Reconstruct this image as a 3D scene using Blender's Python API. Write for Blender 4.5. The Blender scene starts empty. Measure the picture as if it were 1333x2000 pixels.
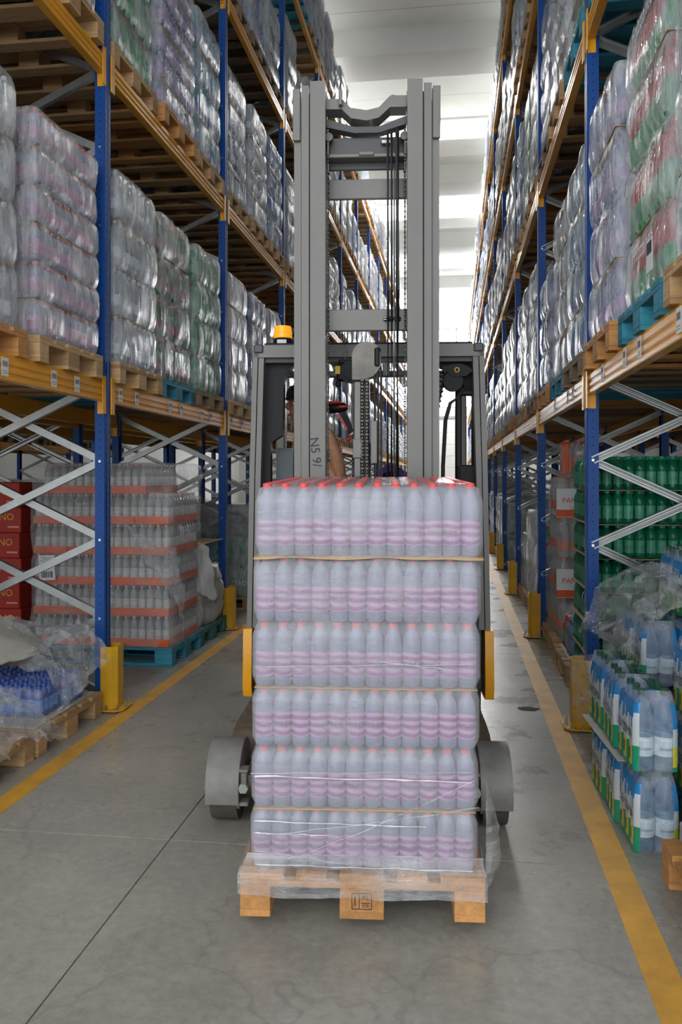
import bpy, math, random
from mathutils import Vector, Matrix, noise
R = math.radians
random.seed(7)
SC = bpy.context.scene
COL = SC.collection

# ------------------------------------------------------------------ camera, world, light, exposure
YAW = R(7.8); CS, SN = math.cos(YAW), math.sin(YAW); FPX = 1600.0; CAMZ = 1.5; HOR = 930.0
cd = bpy.data.cameras.new('camera'); cam = bpy.data.objects.new('camera', cd); COL.objects.link(cam)
cam.location = (0, 0, CAMZ); cam.rotation_euler = (R(90), 0, YAW)
cd.sensor_fit = 'VERTICAL'; cd.sensor_height = 36.0; cd.lens = 36.0 * FPX / 2000.0
cd.shift_y = -(1000.0 - HOR) / 2000.0
cd.clip_end = 200; cd.clip_start = .05
SC.camera = cam
SC.view_settings.view_transform = 'Standard'; SC.view_settings.look = 'None'
SC.view_settings.gamma = 1.0; SC.view_settings.use_curve_mapping = False
SC.view_settings.exposure = 1.42
cy = SC.cycles
cy.max_bounces = 6; cy.diffuse_bounces = 3; cy.glossy_bounces = 3; cy.transmission_bounces = 4; cy.transparent_max_bounces = 10
cy.caustics_reflective = False; cy.caustics_refractive = False
cy.sample_clamp_indirect = 4.0; cy.use_denoising = True
cy.use_adaptive_sampling = True; cy.adaptive_threshold = 0.02
w = bpy.data.worlds.new('daylight'); SC.world = w; w.use_nodes = True
w.node_tree.nodes['Background'].inputs[0].default_value = (.93, .97, 1.0, 1)
w.node_tree.nodes['Background'].inputs[1].default_value = 1.15

def area(name, loc, rot, sx, sy, power, col=(1, 1, 1)):
    l = bpy.data.lights.new(name, 'AREA'); l.shape = 'RECTANGLE'; l.size = sx; l.size_y = sy
    l.energy = power; l.color = col
    o = bpy.data.objects.new(name, l); o.location = loc; o.rotation_euler = rot; COL.objects.link(o)
    return o
# daylight that falls in through the rooflights over the aisle
for k, (yy, pw) in enumerate(((-7.6, 900), (-3, 800), (3, 1050), (9, 1250), (14.5, 650))):  # first one is added behind the camera for highlights on the front film
    area('rooflight', (-.7, yy, 11.35), (0, 0, 0), 3.2, 1.9, pw, (1, .985, .95))
# rooflights further down the hall
for yy in (21.2, 28.6, 35.7, 42.6):
    area('rooflight', (-.7, yy, 11.15), (0, 0, 0), 3.2, 1.6, 140, (1, .99, .96))
for xx in (-2.9, 1.45):  # unseen fill strips added above both racks to brighten the ceiling
    area('ceiling_fill_light', (xx, 29, 10.15), (R(180), 0, 0), .5, 26, 34, (1, .995, .96))
# daylight from the tall windows at the far end
area('end_window_daylight', (-.7, 46.3, 7.6), (R(-90), 0, 0), 5.5, 4.5, 280, (.97, .985, 1))

# ------------------------------------------------------------------ projection helpers
def at(px, py, d):
    u = (px - 666) / FPX * d; z = CAMZ + (HOR - py) / FPX * d
    return Vector((-d * SN + u * CS, d * CS + u * SN, z))
def Yof(px, X):
    u = (px - 666) / FPX; d = X / (u * CS - SN); return d * (CS + u * SN)

# ------------------------------------------------------------------ materials
MATS = {}
class NT:
    def __init__(s, m): s.t = m.node_tree; s.n = s.t.nodes; s.l = s.t.links
    def new(s, t, **k):
        nd = s.n.new(t)
        for a, b in k.items(): setattr(nd, a, b)
        return nd
    def tex(s, scale, detail=3, rough=.5, stretch=None, coord='Object', loc=(0, 0, 0)):
        tc = s.new('ShaderNodeTexCoord'); mp = s.new('ShaderNodeMapping')
        if stretch: mp.inputs['Scale'].default_value = stretch
        mp.inputs['Location'].default_value = loc
        s.l.new(tc.outputs[coord], mp.inputs[0])
        nz = s.new('ShaderNodeTexNoise'); nz.inputs['Scale'].default_value = scale
        nz.inputs['Detail'].default_value = detail; nz.inputs['Roughness'].default_value = rough
        s.l.new(mp.outputs[0], nz.inputs['Vector']); return nz.outputs['Fac']
    def ramp(s, fac, stops):
        r = s.new('ShaderNodeValToRGB'); e = r.color_ramp.elements
        while len(e) < len(stops): e.new(.5)
        for k, (p, c) in enumerate(stops):
            e[k].position = p; e[k].color = (c[0], c[1], c[2], 1) if not isinstance(c, float) else (c, c, c, 1)
        s.l.new(fac, r.inputs[0]); return r.outputs[0]
    def bump(s, h, strength, dist=.01):
        b = s.new('ShaderNodeBump'); b.inputs['Strength'].default_value = strength; b.inputs['Distance'].default_value = dist
        s.l.new(h, b.inputs['Height']); return b.outputs[0]
def mat(name, col, rough=.5, metal=0, var=.12, scale=8, bump=0, bscale=60, stretch=None, spec=.5, trans=0, emit=0, coat=0, alpha=1.0):
    if name in MATS: return MATS[name]
    m = bpy.data.materials.new(name); m.use_nodes = True; MATS[name] = m; N = NT(m)
    p = N.n['Principled BSDF']
    p.inputs['Roughness'].default_value = rough; p.inputs['Metallic'].default_value = metal
    p.inputs['Specular IOR Level'].default_value = spec
    if trans: p.inputs['Transmission Weight'].default_value = trans; p.inputs['IOR'].default_value = 1.25
    if coat: p.inputs['Coat Weight'].default_value = coat
    c = Vector(col)
    if var > 0:
        lo = c * (1 - var); hi = c * (1 + var)
        cr = N.ramp(N.tex(scale, 4, .6, stretch), [(.3, tuple(lo)), (.7, tuple(min(v, 1) for v in hi))])
        N.l.new(cr, p.inputs['Base Color'])
    else: p.inputs['Base Color'].default_value = (*col, 1)
    if bump: N.l.new(N.bump(N.tex(bscale, 3, .6, stretch), bump), p.inputs['Normal'])
    if emit:
        p.inputs['Emission Color'].default_value = (*col, 1); p.inputs['Emission Strength'].default_value = emit
    if alpha < 1:
        tr = N.new('ShaderNodeBsdfTransparent'); mxc = max(col); tr.inputs[0].default_value = (*[.93 * (v / mxc) ** .75 for v in col], 1)
        mx = N.new('ShaderNodeMixShader'); lw = N.new('ShaderNodeLayerWeight'); lw.inputs[0].default_value = .35
        mr = N.new('ShaderNodeMapRange'); mr.inputs['From Min'].default_value = .15; mr.inputs['To Min'].default_value = alpha; mr.inputs['To Max'].default_value = min(1, alpha + .5)
        N.l.new(lw.outputs['Facing'], mr.inputs[0]); N.l.new(mr.outputs[0], mx.inputs[0])
        N.l.new(tr.outputs[0], mx.inputs[1]); N.l.new(p.outputs[0], mx.inputs[2])
        N.l.new(mx.outputs[0], N.n['Material Output'].inputs[0])
    return m

def film_mat(name, lo, hi, col=(.86, .88, .92), scale=9, stretch=(1, 1, 1.0), streak=(1.2, 1.2, 30), rough=.22, bstr=.5, bscale=22, w=.45):
    m = bpy.data.materials.new(name); m.use_nodes = True; MATS[name] = m; N = NT(m)
    p = N.n['Principled BSDF']; p.inputs['Base Color'].default_value = (*col, 1); p.inputs['Roughness'].default_value = rough
    p.inputs['Specular IOR Level'].default_value = .9
    a = N.tex(scale, 5, .65, stretch); b = N.tex(3.0, 4, .7, streak)
    ad = N.new('ShaderNodeMath', operation='MULTIPLY_ADD'); ad.inputs[1].default_value = w
    N.l.new(b, ad.inputs[0]); ml = N.new('ShaderNodeMath', operation='MULTIPLY'); ml.inputs[1].default_value = 1 - w
    N.l.new(a, ml.inputs[0]); N.l.new(ml.outputs[0], ad.inputs[2])
    mr = N.new('ShaderNodeMapRange'); mr.inputs['From Min'].default_value = .36; mr.inputs['From Max'].default_value = .66
    mr.inputs['To Min'].default_value = lo; mr.inputs['To Max'].default_value = hi
    N.l.new(ad.outputs[0], mr.inputs[0])
    b1 = N.new('ShaderNodeBump'); b1.inputs['Strength'].default_value = bstr; b1.inputs['Distance'].default_value = .02
    N.l.new(N.tex(bscale, 4, .7, (streak[0], streak[1], max(1, streak[2] * .15))), b1.inputs['Height'])
    b2 = N.new('ShaderNodeBump'); b2.inputs['Strength'].default_value = bstr * .8; b2.inputs['Distance'].default_value = .006
    N.l.new(N.tex(bscale * 4.5, 3, .6, (1, 1, .5)), b2.inputs['Height']); N.l.new(b1.outputs[0], b2.inputs['Normal']); N.l.new(b2.outputs[0], p.inputs['Normal'])
    tr = N.new('ShaderNodeBsdfTransparent'); tr.inputs[0].default_value = (.97, .975, .985, 1)
    mx = N.new('ShaderNodeMixShader'); N.l.new(mr.outputs[0], mx.inputs[0])
    N.l.new(tr.outputs[0], mx.inputs[1]); N.l.new(p.outputs[0], mx.inputs[2])
    N.l.new(mx.outputs[0], N.n['Material Output'].inputs[0])
    return m

# concrete floor
def floor_mat():
    m = bpy.data.materials.new('polished_concrete'); m.use_nodes = True; N = NT(m); p = N.n['Principled BSDF']
    c1 = N.ramp(N.tex(.9, 6, .62), [(.3, (.28, .265, .232)), (.55, (.39, .370, .325)), (.75, (.50, .465, .39))])
    c2 = N.ramp(N.tex(26, 5, .7), [(.3, .80), (.7, 1.12)])
    mx = N.new('ShaderNodeMix', data_type='RGBA', blend_type='MULTIPLY'); mx.inputs[0].default_value = 1
    N.l.new(c1, mx.inputs[6]); N.l.new(c2, mx.inputs[7])
    # thin dark scuffs
    vt = N.new('ShaderNodeTexVoronoi', feature='DISTANCE_TO_EDGE'); vt.inputs['Scale'].default_value = .55
    tc = N.new('ShaderNodeTexCoord'); nz = N.new('ShaderNodeTexNoise'); nz.inputs['Scale'].default_value = 1.4; nz.inputs['Detail'].default_value = 4
    N.l.new(tc.outputs['Object'], nz.inputs['Vector'])
    va = N.new('ShaderNodeVectorMath', operation='MULTIPLY_ADD'); va.inputs[1].default_value = (1.3, 1.3, 0)
    N.l.new(nz.outputs['Color'], va.inputs[0]); N.l.new(tc.outputs['Object'], va.inputs[2]); N.l.new(va.outputs[0], vt.inputs['Vector'])
    cr = N.ramp(vt.outputs['Distance'], [(.0, .80), (.006, 1.0)])
    m2 = N.new('ShaderNodeMix', data_type='RGBA', blend_type='MULTIPLY'); m2.inputs[0].default_value = .9
    N.l.new(mx.outputs[2], m2.inputs[6]); N.l.new(cr, m2.inputs[7]); N.l.new(m2.outputs[2], p.inputs['Base Color'])
    rr = N.ramp(N.tex(2.2, 5, .6), [(.3, .20), (.7, .42)]); N.l.new(rr, p.inputs['Roughness'])
    N.l.new(N.bump(N.tex(40, 4, .6), .08), p.inputs['Normal'])
    return m
def wood_mat(name, col, var=.25):
    m = bpy.data.materials.new(name); m.use_nodes = True; N = NT(m); p = N.n['Principled BSDF']; MATS[name] = m
    c = Vector(col); oi = N.new('ShaderNodeObjectInfo')
    cr = N.ramp(N.tex(5, 5, .65, (1.2, 9, 9)), [(.25, tuple(c * (1 - var))), (.75, tuple(c * (1 + var)))])
    rr = N.ramp(oi.outputs['Random'], [(0, .72), (1, 1.18)])
    mx = N.new('ShaderNodeMix', data_type='RGBA', blend_type='MULTIPLY'); mx.inputs[0].default_value = 1
    N.l.new(cr, mx.inputs[6]); N.l.new(rr, mx.inputs[7]); N.l.new(mx.outputs[2], p.inputs['Base Color'])
    p.inputs['Roughness'].default_value = .75
    N.l.new(N.bump(N.tex(30, 4, .6, (1, 6, 6)), .25), p.inputs['Normal'])
    return m
def post_mat():
    # blue paint with rows of punched holes (a few pixels each)
    m = bpy.data.materials.new('blue_post_paint'); m.use_nodes = True; N = NT(m); p = N.n['Principled BSDF']; MATS['post'] = m
    tc = N.new('ShaderNodeTexCoord'); sp = N.new('ShaderNodeSeparateXYZ'); N.l.new(tc.outputs['Object'], sp.inputs[0])
    def mth(op, a, b=None, c=None):
        n = N.new('ShaderNodeMath', operation=op)
        for k, v in enumerate((a, b, c)):
            if v is None: continue
            if isinstance(v, (int, float)): n.inputs[k].default_value = v
            else: N.l.new(v, n.inputs[k])
        return n.outputs[0]
    geo = N.new('ShaderNodeNewGeometry'); sn = N.new('ShaderNodeSeparateXYZ')
    vt = N.new('ShaderNodeVectorTransform', vector_type='NORMAL', convert_from='WORLD', convert_to='OBJECT')
    N.l.new(geo.outputs['Normal'], vt.inputs[0]); N.l.new(vt.outputs[0], sn.inputs[0])
    zf = mth('ABSOLUTE', mth('SUBTRACT', mth('FRACT', mth('DIVIDE', sp.outputs[2], .05)), .5))       # 0..0.5
    # front/back face (normal x): two columns of slots at y = +-.026
    ya = mth('ABSOLUTE', mth('SUBTRACT', mth('ABSOLUTE', sp.outputs[1]), .024))
    slot = mth('MULTIPLY', mth('LESS_THAN', ya, .0055), mth('LESS_THAN', zf, .24))
    isx = mth('GREATER_THAN', mth('ABSOLUTE', sn.outputs[0]), .7)
    # side faces: one column of round holes at x = 0
    xa = mth('ABSOLUTE', sp.outputs[0]); zz = mth('MULTIPLY', zf, .05)
    r2 = mth('ADD', mth('MULTIPLY', xa, xa), mth('MULTIPLY', zz, zz))
    hole = mth('LESS_THAN', r2, .0045 ** 2)
    isy = mth('GREATER_THAN', mth('ABSOLUTE', sn.outputs[1]), .7)
    k = mth('MAXIMUM', mth('MULTIPLY', slot, isx), mth('MULTIPLY', hole, isy))
    cr = N.ramp(N.tex(3, 4, .6), [(.3, (.006, .055, .25)), (.7, (.009, .080, .33))])
    mx = N.new('ShaderNodeMix', data_type='RGBA'); N.l.new(k, mx.inputs[0]); N.l.new(cr, mx.inputs[6]); mx.inputs[7].default_value = (.006, .008, .015, 1)
    N.l.new(mx.outputs[2], p.inputs['Base Color']); p.inputs['Roughness'].default_value = .42; p.inputs['Specular IOR Level'].default_value = .3
    return m

M_floor = floor_mat()
M_line = mat('worn_yellow_paint', (.70, .36, .035), .5, var=.22, scale=6)
M_ceil = mat('white_ceiling_panel', (.80, .81, .78), .7, var=.03, scale=2)
M_beamw = mat('white_concrete_beam', (.84, .84, .80), .7, var=.03, scale=1)
M_wall = mat('white_wall', (.80, .80, .77), .8, var=.04, scale=1)
M_sky = mat('bright_window_daylight', (1, 1, 1), .5, var=0, emit=7)
M_skyl = mat('rooflight_glazing', (1, .99, .96), .5, var=0, emit=3)
M_frame = mat('grey_window_frame', (.35, .37, .38), .5, var=.05)
M_post = post_mat()
M_blue = mat('blue_steel', (.010, .06, .22), .4, var=.1)
M_dkblue = mat('dark_blue_steel', (.012, .03, .10), .4, var=.1)
M_orange = mat('orange_beam_paint', (.88, .40, .02), .33, var=.10, scale=3, coat=.15)
M_yel = mat('yellow_guard_paint', (.70, .38, .02), .42, var=.15, scale=6)
M_galv = mat('galvanised_steel', (.34, .35, .35), .36, metal=.85, var=.12, scale=10)
M_bolt = mat('zinc_bolt', (.6, .6, .58), .3, metal=.9, var=.05)
M_wood = wood_mat('pallet_pine', (.54, .34, .165))
M_woodo = wood_mat('orange_pallet_pine', (.56, .27, .09), .30)
M_woodd = wood_mat('old_grey_pallet_wood', (.25, .17, .10))
M_woodb = wood_mat('blue_painted_pallet_wood', (.035, .25, .36), .3)
M_card = mat('brown_cardboard', (.52, .36, .20), .8, var=.1)
M_sheet = mat('grey_board_sheet', (.50, .47, .42), .8, var=.08)
M_white = mat('white_paper', (.82, .83, .84), .6, var=.03)
M_ink = mat('black_ink', (.02, .02, .025), .6, var=0)
M_truck = mat('grey_truck_paint', (.185, .178, .168), .42, var=.05, scale=5, bump=.04, bscale=300)
M_truckd = mat('dark_grey_truck_paint', (.07, .07, .075), .45, var=.06)
M_black = mat('black_plastic', (.012, .012, .014), .5, var=.1, spec=.25)
M_rubber = mat('black_rubber', (.02, .02, .02), .6, var=.1)
M_chain = mat('oiled_steel_chain', (.09, .085, .07), .38, metal=.8, var=.2, scale=60)
M_dirty = mat('dirty_grey_steel', (.20, .185, .165), .6, var=.28, scale=9, bump=.15, bscale=40)
M_fender = mat('scuffed_grey_fender', (.22, .212, .20), .5, var=.2, scale=8, bump=.08)
M_wheel = mat('brown_wheel_tyre', (.09, .075, .065), .7, var=.2)
M_sideye = mat('amber_yellow_panel', (.90, .40, .01), .4, var=.04)
M_amber = mat('amber_beacon_lens', (.95, .38, .02), .2, var=.05, emit=.25)
M_red = mat('red_plastic', (.65, .03, .02), .4, var=.05)
M_skin = mat('sun_tanned_skin', (.58, .28, .16), .5, var=.1, scale=30)
M_shirt = mat('pale_grey_cloth', (.42, .43, .45), .9, var=.1, bump=.2)
M_trous = mat('dark_trouser_cloth', (.05, .055, .08), .9, var=.1)
M_seat = mat('grey_seat_fabric', (.16, .175, .19), .9, var=.1, bump=.2)
M_purple = mat('purple_cloth', (.12, .05, .28), .9, var=.15)
M_green = mat('green_cord', (.05, .35, .2), .6, var=0)
M_redcart = mat('red_carton', (.42, .028, .015), .6, var=.12)
M_gold = mat('gold_print', (.75, .42, .05), .5, var=.1)
M_tray = mat('orange_red_tray', (.76, .12, .03), .5, var=.15, scale=5)
# stretch film kinds
F_front = film_mat('milky_stretch_film', .26, .46, (.62, .62, .68), scale=6, streak=(.7, .7, 10), rough=.15, bstr=.14, bscale=14, w=.35)
F_rack = film_mat('glossy_stretch_film', .08, .66, (.92, .95, .99), scale=9, stretch=(1, 1, .35), streak=(4, 4, 1.2), rough=.13, bstr=.8, bscale=9)
F_far = film_mat('pale_stretch_film', .16, .78, (.94, .96, .99), scale=7, stretch=(1, 1, .3), streak=(3, 3, 1), rough=.16, bstr=.5, bscale=7)
F_loose = film_mat('crumpled_clear_film', .06, .46, (.90, .91, .93), scale=10, streak=(4, 4, 4), rough=.09, bstr=1.0, bscale=16)
F_clear = film_mat('clear_shrink_film', .05, .35, (.9, .92, .95), scale=12, streak=(5, 5, 5), rough=.1, bstr=.5, bscale=20)

def bottle_mats(key, body, cap, label, alpha=.36, rough=.07):
    return [mat('bottle_body_' + key, body, rough, var=.06, alpha=alpha, spec=.8), mat('bottle_cap_' + key, cap, .4, var=.05), mat('bottle_label_' + key, label, .35, var=.25, scale=25, stretch=(.3, .3, 4))]
BM = {
    'pink':  bottle_mats('pink', (.50, .52, .68), (.80, .15, .15), (.50, .27, .42), .5),
    'clear': bottle_mats('clear', (.66, .70, .76), (.75, .78, .8), (.60, .66, .74)),
    'blue':  bottle_mats('blue', (.05, .25, .66), (.06, .20, .55), (.08, .20, .55), .5),
    'deep':  bottle_mats('deep', (.05, .13, .42), (.05, .1, .35), (.35, .45, .6)),
    'aqua':  bottle_mats('aqua', (.04, .40, .60), (.06, .4, .6), (.05, .10, .35), .5),
    'green': bottle_mats('green', (.02, .36, .16), (.02, .30, .12), (.10, .36, .18), .55),
    'jade':  bottle_mats('jade', (.02, .27, .17), (.02, .34, .20), (.06, .30, .18), .34, .05),
    'dkgreen': bottle_mats('dkgreen', (.04, .18, .07), (.6, .05, .05), (.30, .05, .05)),
    'redgreen': bottle_mats('redgreen', (.70, .035, .045), (.70, .05, .05), (.03, .28, .10)),
    'glass': bottle_mats('glass', (.50, .51, .52), (.62, .48, .44), (.60, .58, .57), .58, .05),
    'violet': bottle_mats('violet', (.36, .40, .62), (.30, .25, .50), (.38, .22, .48)),
    'water': bottle_mats('water', (.30, .55, .76), (.04, .13, .08), (.66, .76, .84), .22, .05),
    'orange': bottle_mats('orange', (.78, .76, .76), (.75, .3, .2), (.80, .16, .03)),
    'silver': bottle_mats('silver', (.55, .56, .62), (.5, .5, .6), (.40, .40, .46), .7),
    'sea': bottle_mats('sea', (.012, .09, .52), (.02, .09, .42), (.08, .28, .72), .68),
}

# ------------------------------------------------------------------ mesh builder
class MB:
    def __init__(s): s.v = []; s.f = []; s.m = []
    def add(s, vs, fs, mi=0):
        o = len(s.v); s.v += [tuple(v) for v in vs]; s.f += [tuple(i + o for i in f) for f in fs]; s.m += [mi] * len(fs); return s
    def box(s, c, d, ch=0.0, mi=0, rot=None):
        hx, hy, hz = d[0] / 2, d[1] / 2, d[2] / 2; ch = min(ch, hx * .8, hy * .8, hz * .8)
        vs = []; fs = []
        if ch <= 0:
            vs = [(sx * hx, sy * hy, sz * hz) for sx in (-1, 1) for sy in (-1, 1) for sz in (-1, 1)]
            fs = [(0, 1, 3, 2), (4, 6, 7, 5), (0, 4, 5, 1), (2, 3, 7, 6), (0, 2, 6, 4), (1, 5, 7, 3)]
        else:
            idx = {}
            for sx in (-1, 1):
                for sy in (-1, 1):
                    for sz in (-1, 1):
                        for ax in range(3):
                            p = [sx * (hx - ch), sy * (hy - ch), sz * (hz - ch)]
                            p[ax] = (sx * hx, sy * hy, sz * hz)[ax]
                            idx[(sx, sy, sz, ax)] = len(vs); vs.append(tuple(p))
            I = idx
            for ax in range(3):
                b, c2 = (ax + 1) % 3, (ax + 2) % 3
                for sg in (-1, 1):
                    q = []
                    for (p1, p2) in ((-1, -1), (1, -1), (1, 1), (-1, 1)):
                        t = [0, 0, 0]; t[ax] = sg; t[b] = p1; t[c2] = p2; q.append(I[(*t, ax)])
                    fs.append(tuple(q if sg > 0 else q[::-1]))
                for p1 in (-1, 1):
                    for p2 in (-1, 1):
                        t0 = [0, 0, 0]; t0[b] = p1; t0[c2] = p2; t1 = list(t0); t0[ax] = -1; t1[ax] = 1
                        q = [I[(*t0, b)], I[(*t1, b)], I[(*t1, c2)], I[(*t0, c2)]]
                        fs.append(tuple(q if p1 * p2 < 0 else q[::-1]))
            for sx in (-1, 1):
                for sy in (-1, 1):
                    for sz in (-1, 1):
                        q = [I[(sx, sy, sz, 0)], I[(sx, sy, sz, 1)], I[(sx, sy, sz, 2)]]
                        fs.append(tuple(q if sx * sy * sz > 0 else q[::-1]))
        if rot is not None: vs = [tuple(rot @ Vector(v)) for v in vs]
        return s.add([(v[0] + c[0], v[1] + c[1], v[2] + c[2]) for v in vs], fs, mi)
    def lathe(s, prof, c=(0, 0, 0), n=12, mi=None, sx=1, sy=1):
        # prof: list of (r, z[, matindex])
        o = len(s.v); k = len(prof)
        for r, z in [(p[0], p[1]) for p in prof]:
            for j in range(n):
                a = 2 * math.pi * j / n; s.v.append((c[0] + r * math.cos(a) * sx, c[1] + r * math.sin(a) * sy, c[2] + z))
        for i in range(k - 1):
            m_ = prof[i][2] if len(prof[i]) > 2 else (mi or 0)
            for j in range(n):
                s.f.append((o + i * n + j, o + i * n + (j + 1) % n, o + (i + 1) * n + (j + 1) % n, o + (i + 1) * n + j)); s.m.append(m_)
        s.f.append(tuple(o + (k - 1) * n + j for j in range(n))); s.m.append(prof[-1][2] if len(prof[-1]) > 2 else (mi or 0))
        s.f.append(tuple(o + j for j in reversed(range(n)))); s.m.append(prof[0][2] if len(prof[0]) > 2 else (mi or 0))
        return s
    def tube(s, pts, r, n=8, mi=0):
        pts = [Vector(p) for p in pts]; rings = []; up = Vector((0, 0, 1))
        for i, p in enumerate(pts):
            t = (pts[min(i + 1, len(pts) - 1)] - pts[max(i - 1, 0)]).normalized()
            a = t.cross(up)
            if a.length < 1e-3: a = t.cross(Vector((1, 0, 0)))
            a.normalize(); b = a.cross(t)
            rr = r[i] if isinstance(r, (list, tuple)) else r
            rings.append([p + (a * math.cos(2 * math.pi * j / n) + b * math.sin(2 * math.pi * j / n)) * rr for j in range(n)])
        vs = [v for g in rings for v in g]; fs = []
        for i in range(len(pts) - 1):
            for j in range(n):
                fs.append((i * n + j, i * n + (j + 1) % n, (i + 1) * n + (j + 1) % n, (i + 1) * n + j))
        fs.append(tuple(reversed(range(n)))); fs.append(tuple((len(pts) - 1) * n + j for j in range(n)))
        return s.add(vs, fs, mi)
    def prism(s, poly, axis, a, b, mi=0):
        # poly in the two other axes (ordered x<y<z), extruded along axis from a to b
        def P(q, t):
            l = list(q); l.insert(axis, t); return tuple(l)
        n = len(poly); vs = [P(q, a) for q in poly] + [P(q, b) for q in poly]
        fs = [(i, (i + 1) % n, n + (i + 1) % n, n + i) for i in range(n)] + [tuple(reversed(range(n))), tuple(range(n, 2 * n))]
        ar = sum(poly[i][0] * poly[(i + 1) % n][1] - poly[(i + 1) % n][0] * poly[i][1] for i in range(n))
        flip = (ar > 0) == (axis == 1)
        if (b < a): flip = not flip
        if flip: fs = [tuple(reversed(f)) for f in fs]
        return s.add(vs, fs, mi)
    def mesh(s, name, mats, smooth=35):
        me = bpy.data.meshes.new(name); me.from_pydata(s.v, [], s.f)
        for m in (mats if isinstance(mats, (list, tuple)) else [mats]): me.materials.append(m)
        me.polygons.foreach_set('material_index', s.m)
        if smooth:
            me.polygons.foreach_set('use_smooth', [True] * len(s.f)); me.set_sharp_from_angle(angle=R(smooth))
        me.update(); return me
def new_obj(name, me, parent=None, loc=(0, 0, 0), rot=(0, 0, 0), label=None):
    o = bpy.data.objects.new(name, me); COL.objects.link(o)
    o.parent = parent; o.location = loc; o.rotation_euler = rot
    if label: o['label'] = label
    return o
def part(name, mb, mats, parent, loc=(0, 0, 0), rot=(0, 0, 0), label=None, smooth=35):
    return new_obj(name, mb.mesh(name, mats, smooth), parent, loc, rot, label)
def tag(o, label, cat, group=None, kind=None):
    if label: o['label'] = label
    if cat: o['category'] = cat
    if group: o['group'] = group
    if kind: o['kind'] = kind
    return o
def thing(name, label, cat, loc=(0, 0, 0), rz=0, group=None):
    return tag(new_obj(name, None, None, loc, (0, 0, rz)), label, cat, group)
def struct(name, mb, mats, smooth=35, loc=(0, 0, 0)):
    o = part(name, mb, mats, None, loc, smooth=smooth); o['kind'] = 'structure'; return o
def copy_tree(o, parent=None):
    c = o.copy(); COL.objects.link(c); c.parent = parent
    for ch in KIDS.get(o.name, ()): copy_tree(ch, c)
    return c
KIDS = {}
def reg(o):
    KIDS[o.name] = list(o.children)
    for c in o.children: reg(c)
    return o
TXT = {}
def text_data(s, size, bend=0, shear=0, depth=.0006, res=2):
    """text as vertices and faces in the x-z plane, facing -y, centred; bend = radius of a cylinder it is wrapped on"""
    k = (s, size, bend, shear)
    if k in TXT: return TXT[k]
    cu = bpy.data.curves.new('lettering', 'FONT'); cu.body = s; cu.size = size; cu.align_x = 'CENTER'; cu.align_y = 'CENTER'
    cu.resolution_u = res; cu.shear = shear; cu.extrude = 0
    ob = bpy.data.objects.new('lettering', cu); COL.objects.link(ob)
    dg = bpy.context.evaluated_depsgraph_get(); me = ob.evaluated_get(dg).to_mesh()
    vs = []
    for v in me.vertices:
        x, y = v.co.x, v.co.y
        if bend: a = x / bend; vs.append((bend * math.sin(a), -bend * math.cos(a), y))
        else: vs.append((x, 0, y))
    fs = [tuple(p.vertices) for p in me.polygons]
    ob.evaluated_get(dg).to_mesh_clear(); bpy.data.objects.remove(ob); bpy.data.curves.remove(cu)
    TXT[k] = (vs, fs); return TXT[k]
def lettering(s, size, material, parent, loc, rot=(0, 0, 0), bend=0, shear=0, name='lettering'):
    vs, fs = text_data(s, size, bend, shear)
    me = bpy.data.meshes.new(name); me.from_pydata(vs, [], fs); me.materials.append(material)
    return new_obj(name, me, parent, loc, rot)

ORD = ['nearest', 'second', 'third', 'fourth', 'fifth', 'sixth', 'seventh', 'eighth', 'ninth', 'tenth', 'eleventh', 'twelfth', 'thirteenth', 'fourteenth', 'fifteenth', 'sixteenth', 'seventeenth']

# ------------------------------------------------------------------ the setting
XL, XR = -12.5, 6.4; Y0, Y1 = -9.0, 47.0
# floor slabs with recessed joints
jx = [XL, -8.76, -4.96, -1.16, 2.64, XR]; jy = [Y0, -4.35, -.55, 3.25, 7.05] + [7.05 + 3.8 * k for k in range(1, 11)] + [Y1]
root = new_obj('floor', None); root['kind'] = 'structure'
mb = MB(); mb.box(((XL + XR) / 2, (Y0 + Y1) / 2, -.17), (XR - XL, Y1 - Y0, .3)); part('joint_bed', mb, mat('dark_joint', (.10, .098, .09), .8, var=.1), root)
for i in range(len(jx) - 1):
    for j in range(len(jy) - 1):
        g = .005
        mb = MB(); mb.box(((jx[i] + jx[i + 1]) / 2, (jy[j] + jy[j + 1]) / 2, -.0125), (jx[i + 1] - jx[i] - g, jy[j + 1] - jy[j] - g, .025), .0008)
        part('slab', mb, M_floor, root)
# painted lane lines
for k, (x, wd) in enumerate(((-2.045, .105), (.62, .11))):
    mb = MB(); mb.box((x, (Y1 - 2) / 2, .0007), (wd, Y1 + 2 - .5, .0014)); struct('trim_%d' % (k + 1), mb, M_line, 0)
# dark spill and scrap on the floor
mb = MB(); vs = []; c = at(1032, 1384, 5.28); n = 28
for ring in (0.0, .35, .75, 1.0):
    for j in range(n):
        a = 2 * math.pi * j / n; r = ring * (1 + .35 * noise.noise(Vector((math.cos(a) * 2, math.sin(a) * 2, 3))))
        vs.append((r * .070 * math.cos(a), r * .050 * math.sin(a), .0032 * (1 - ring) + .0006 * (ring < 1)))
mb.add(vs, [(i * n + j, i * n + (j + 1) % n, (i + 1) * n + (j + 1) % n, (i + 1) * n + j) for i in range(3) for j in range(n)])
tag(part('oil_spill', mb, mat('dark_oil', (.035, .03, .028), .8, var=.3), None, (c.x, c.y, .0008)), 'small dark oil spill on the floor left of the right yellow line', 'spill')

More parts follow.
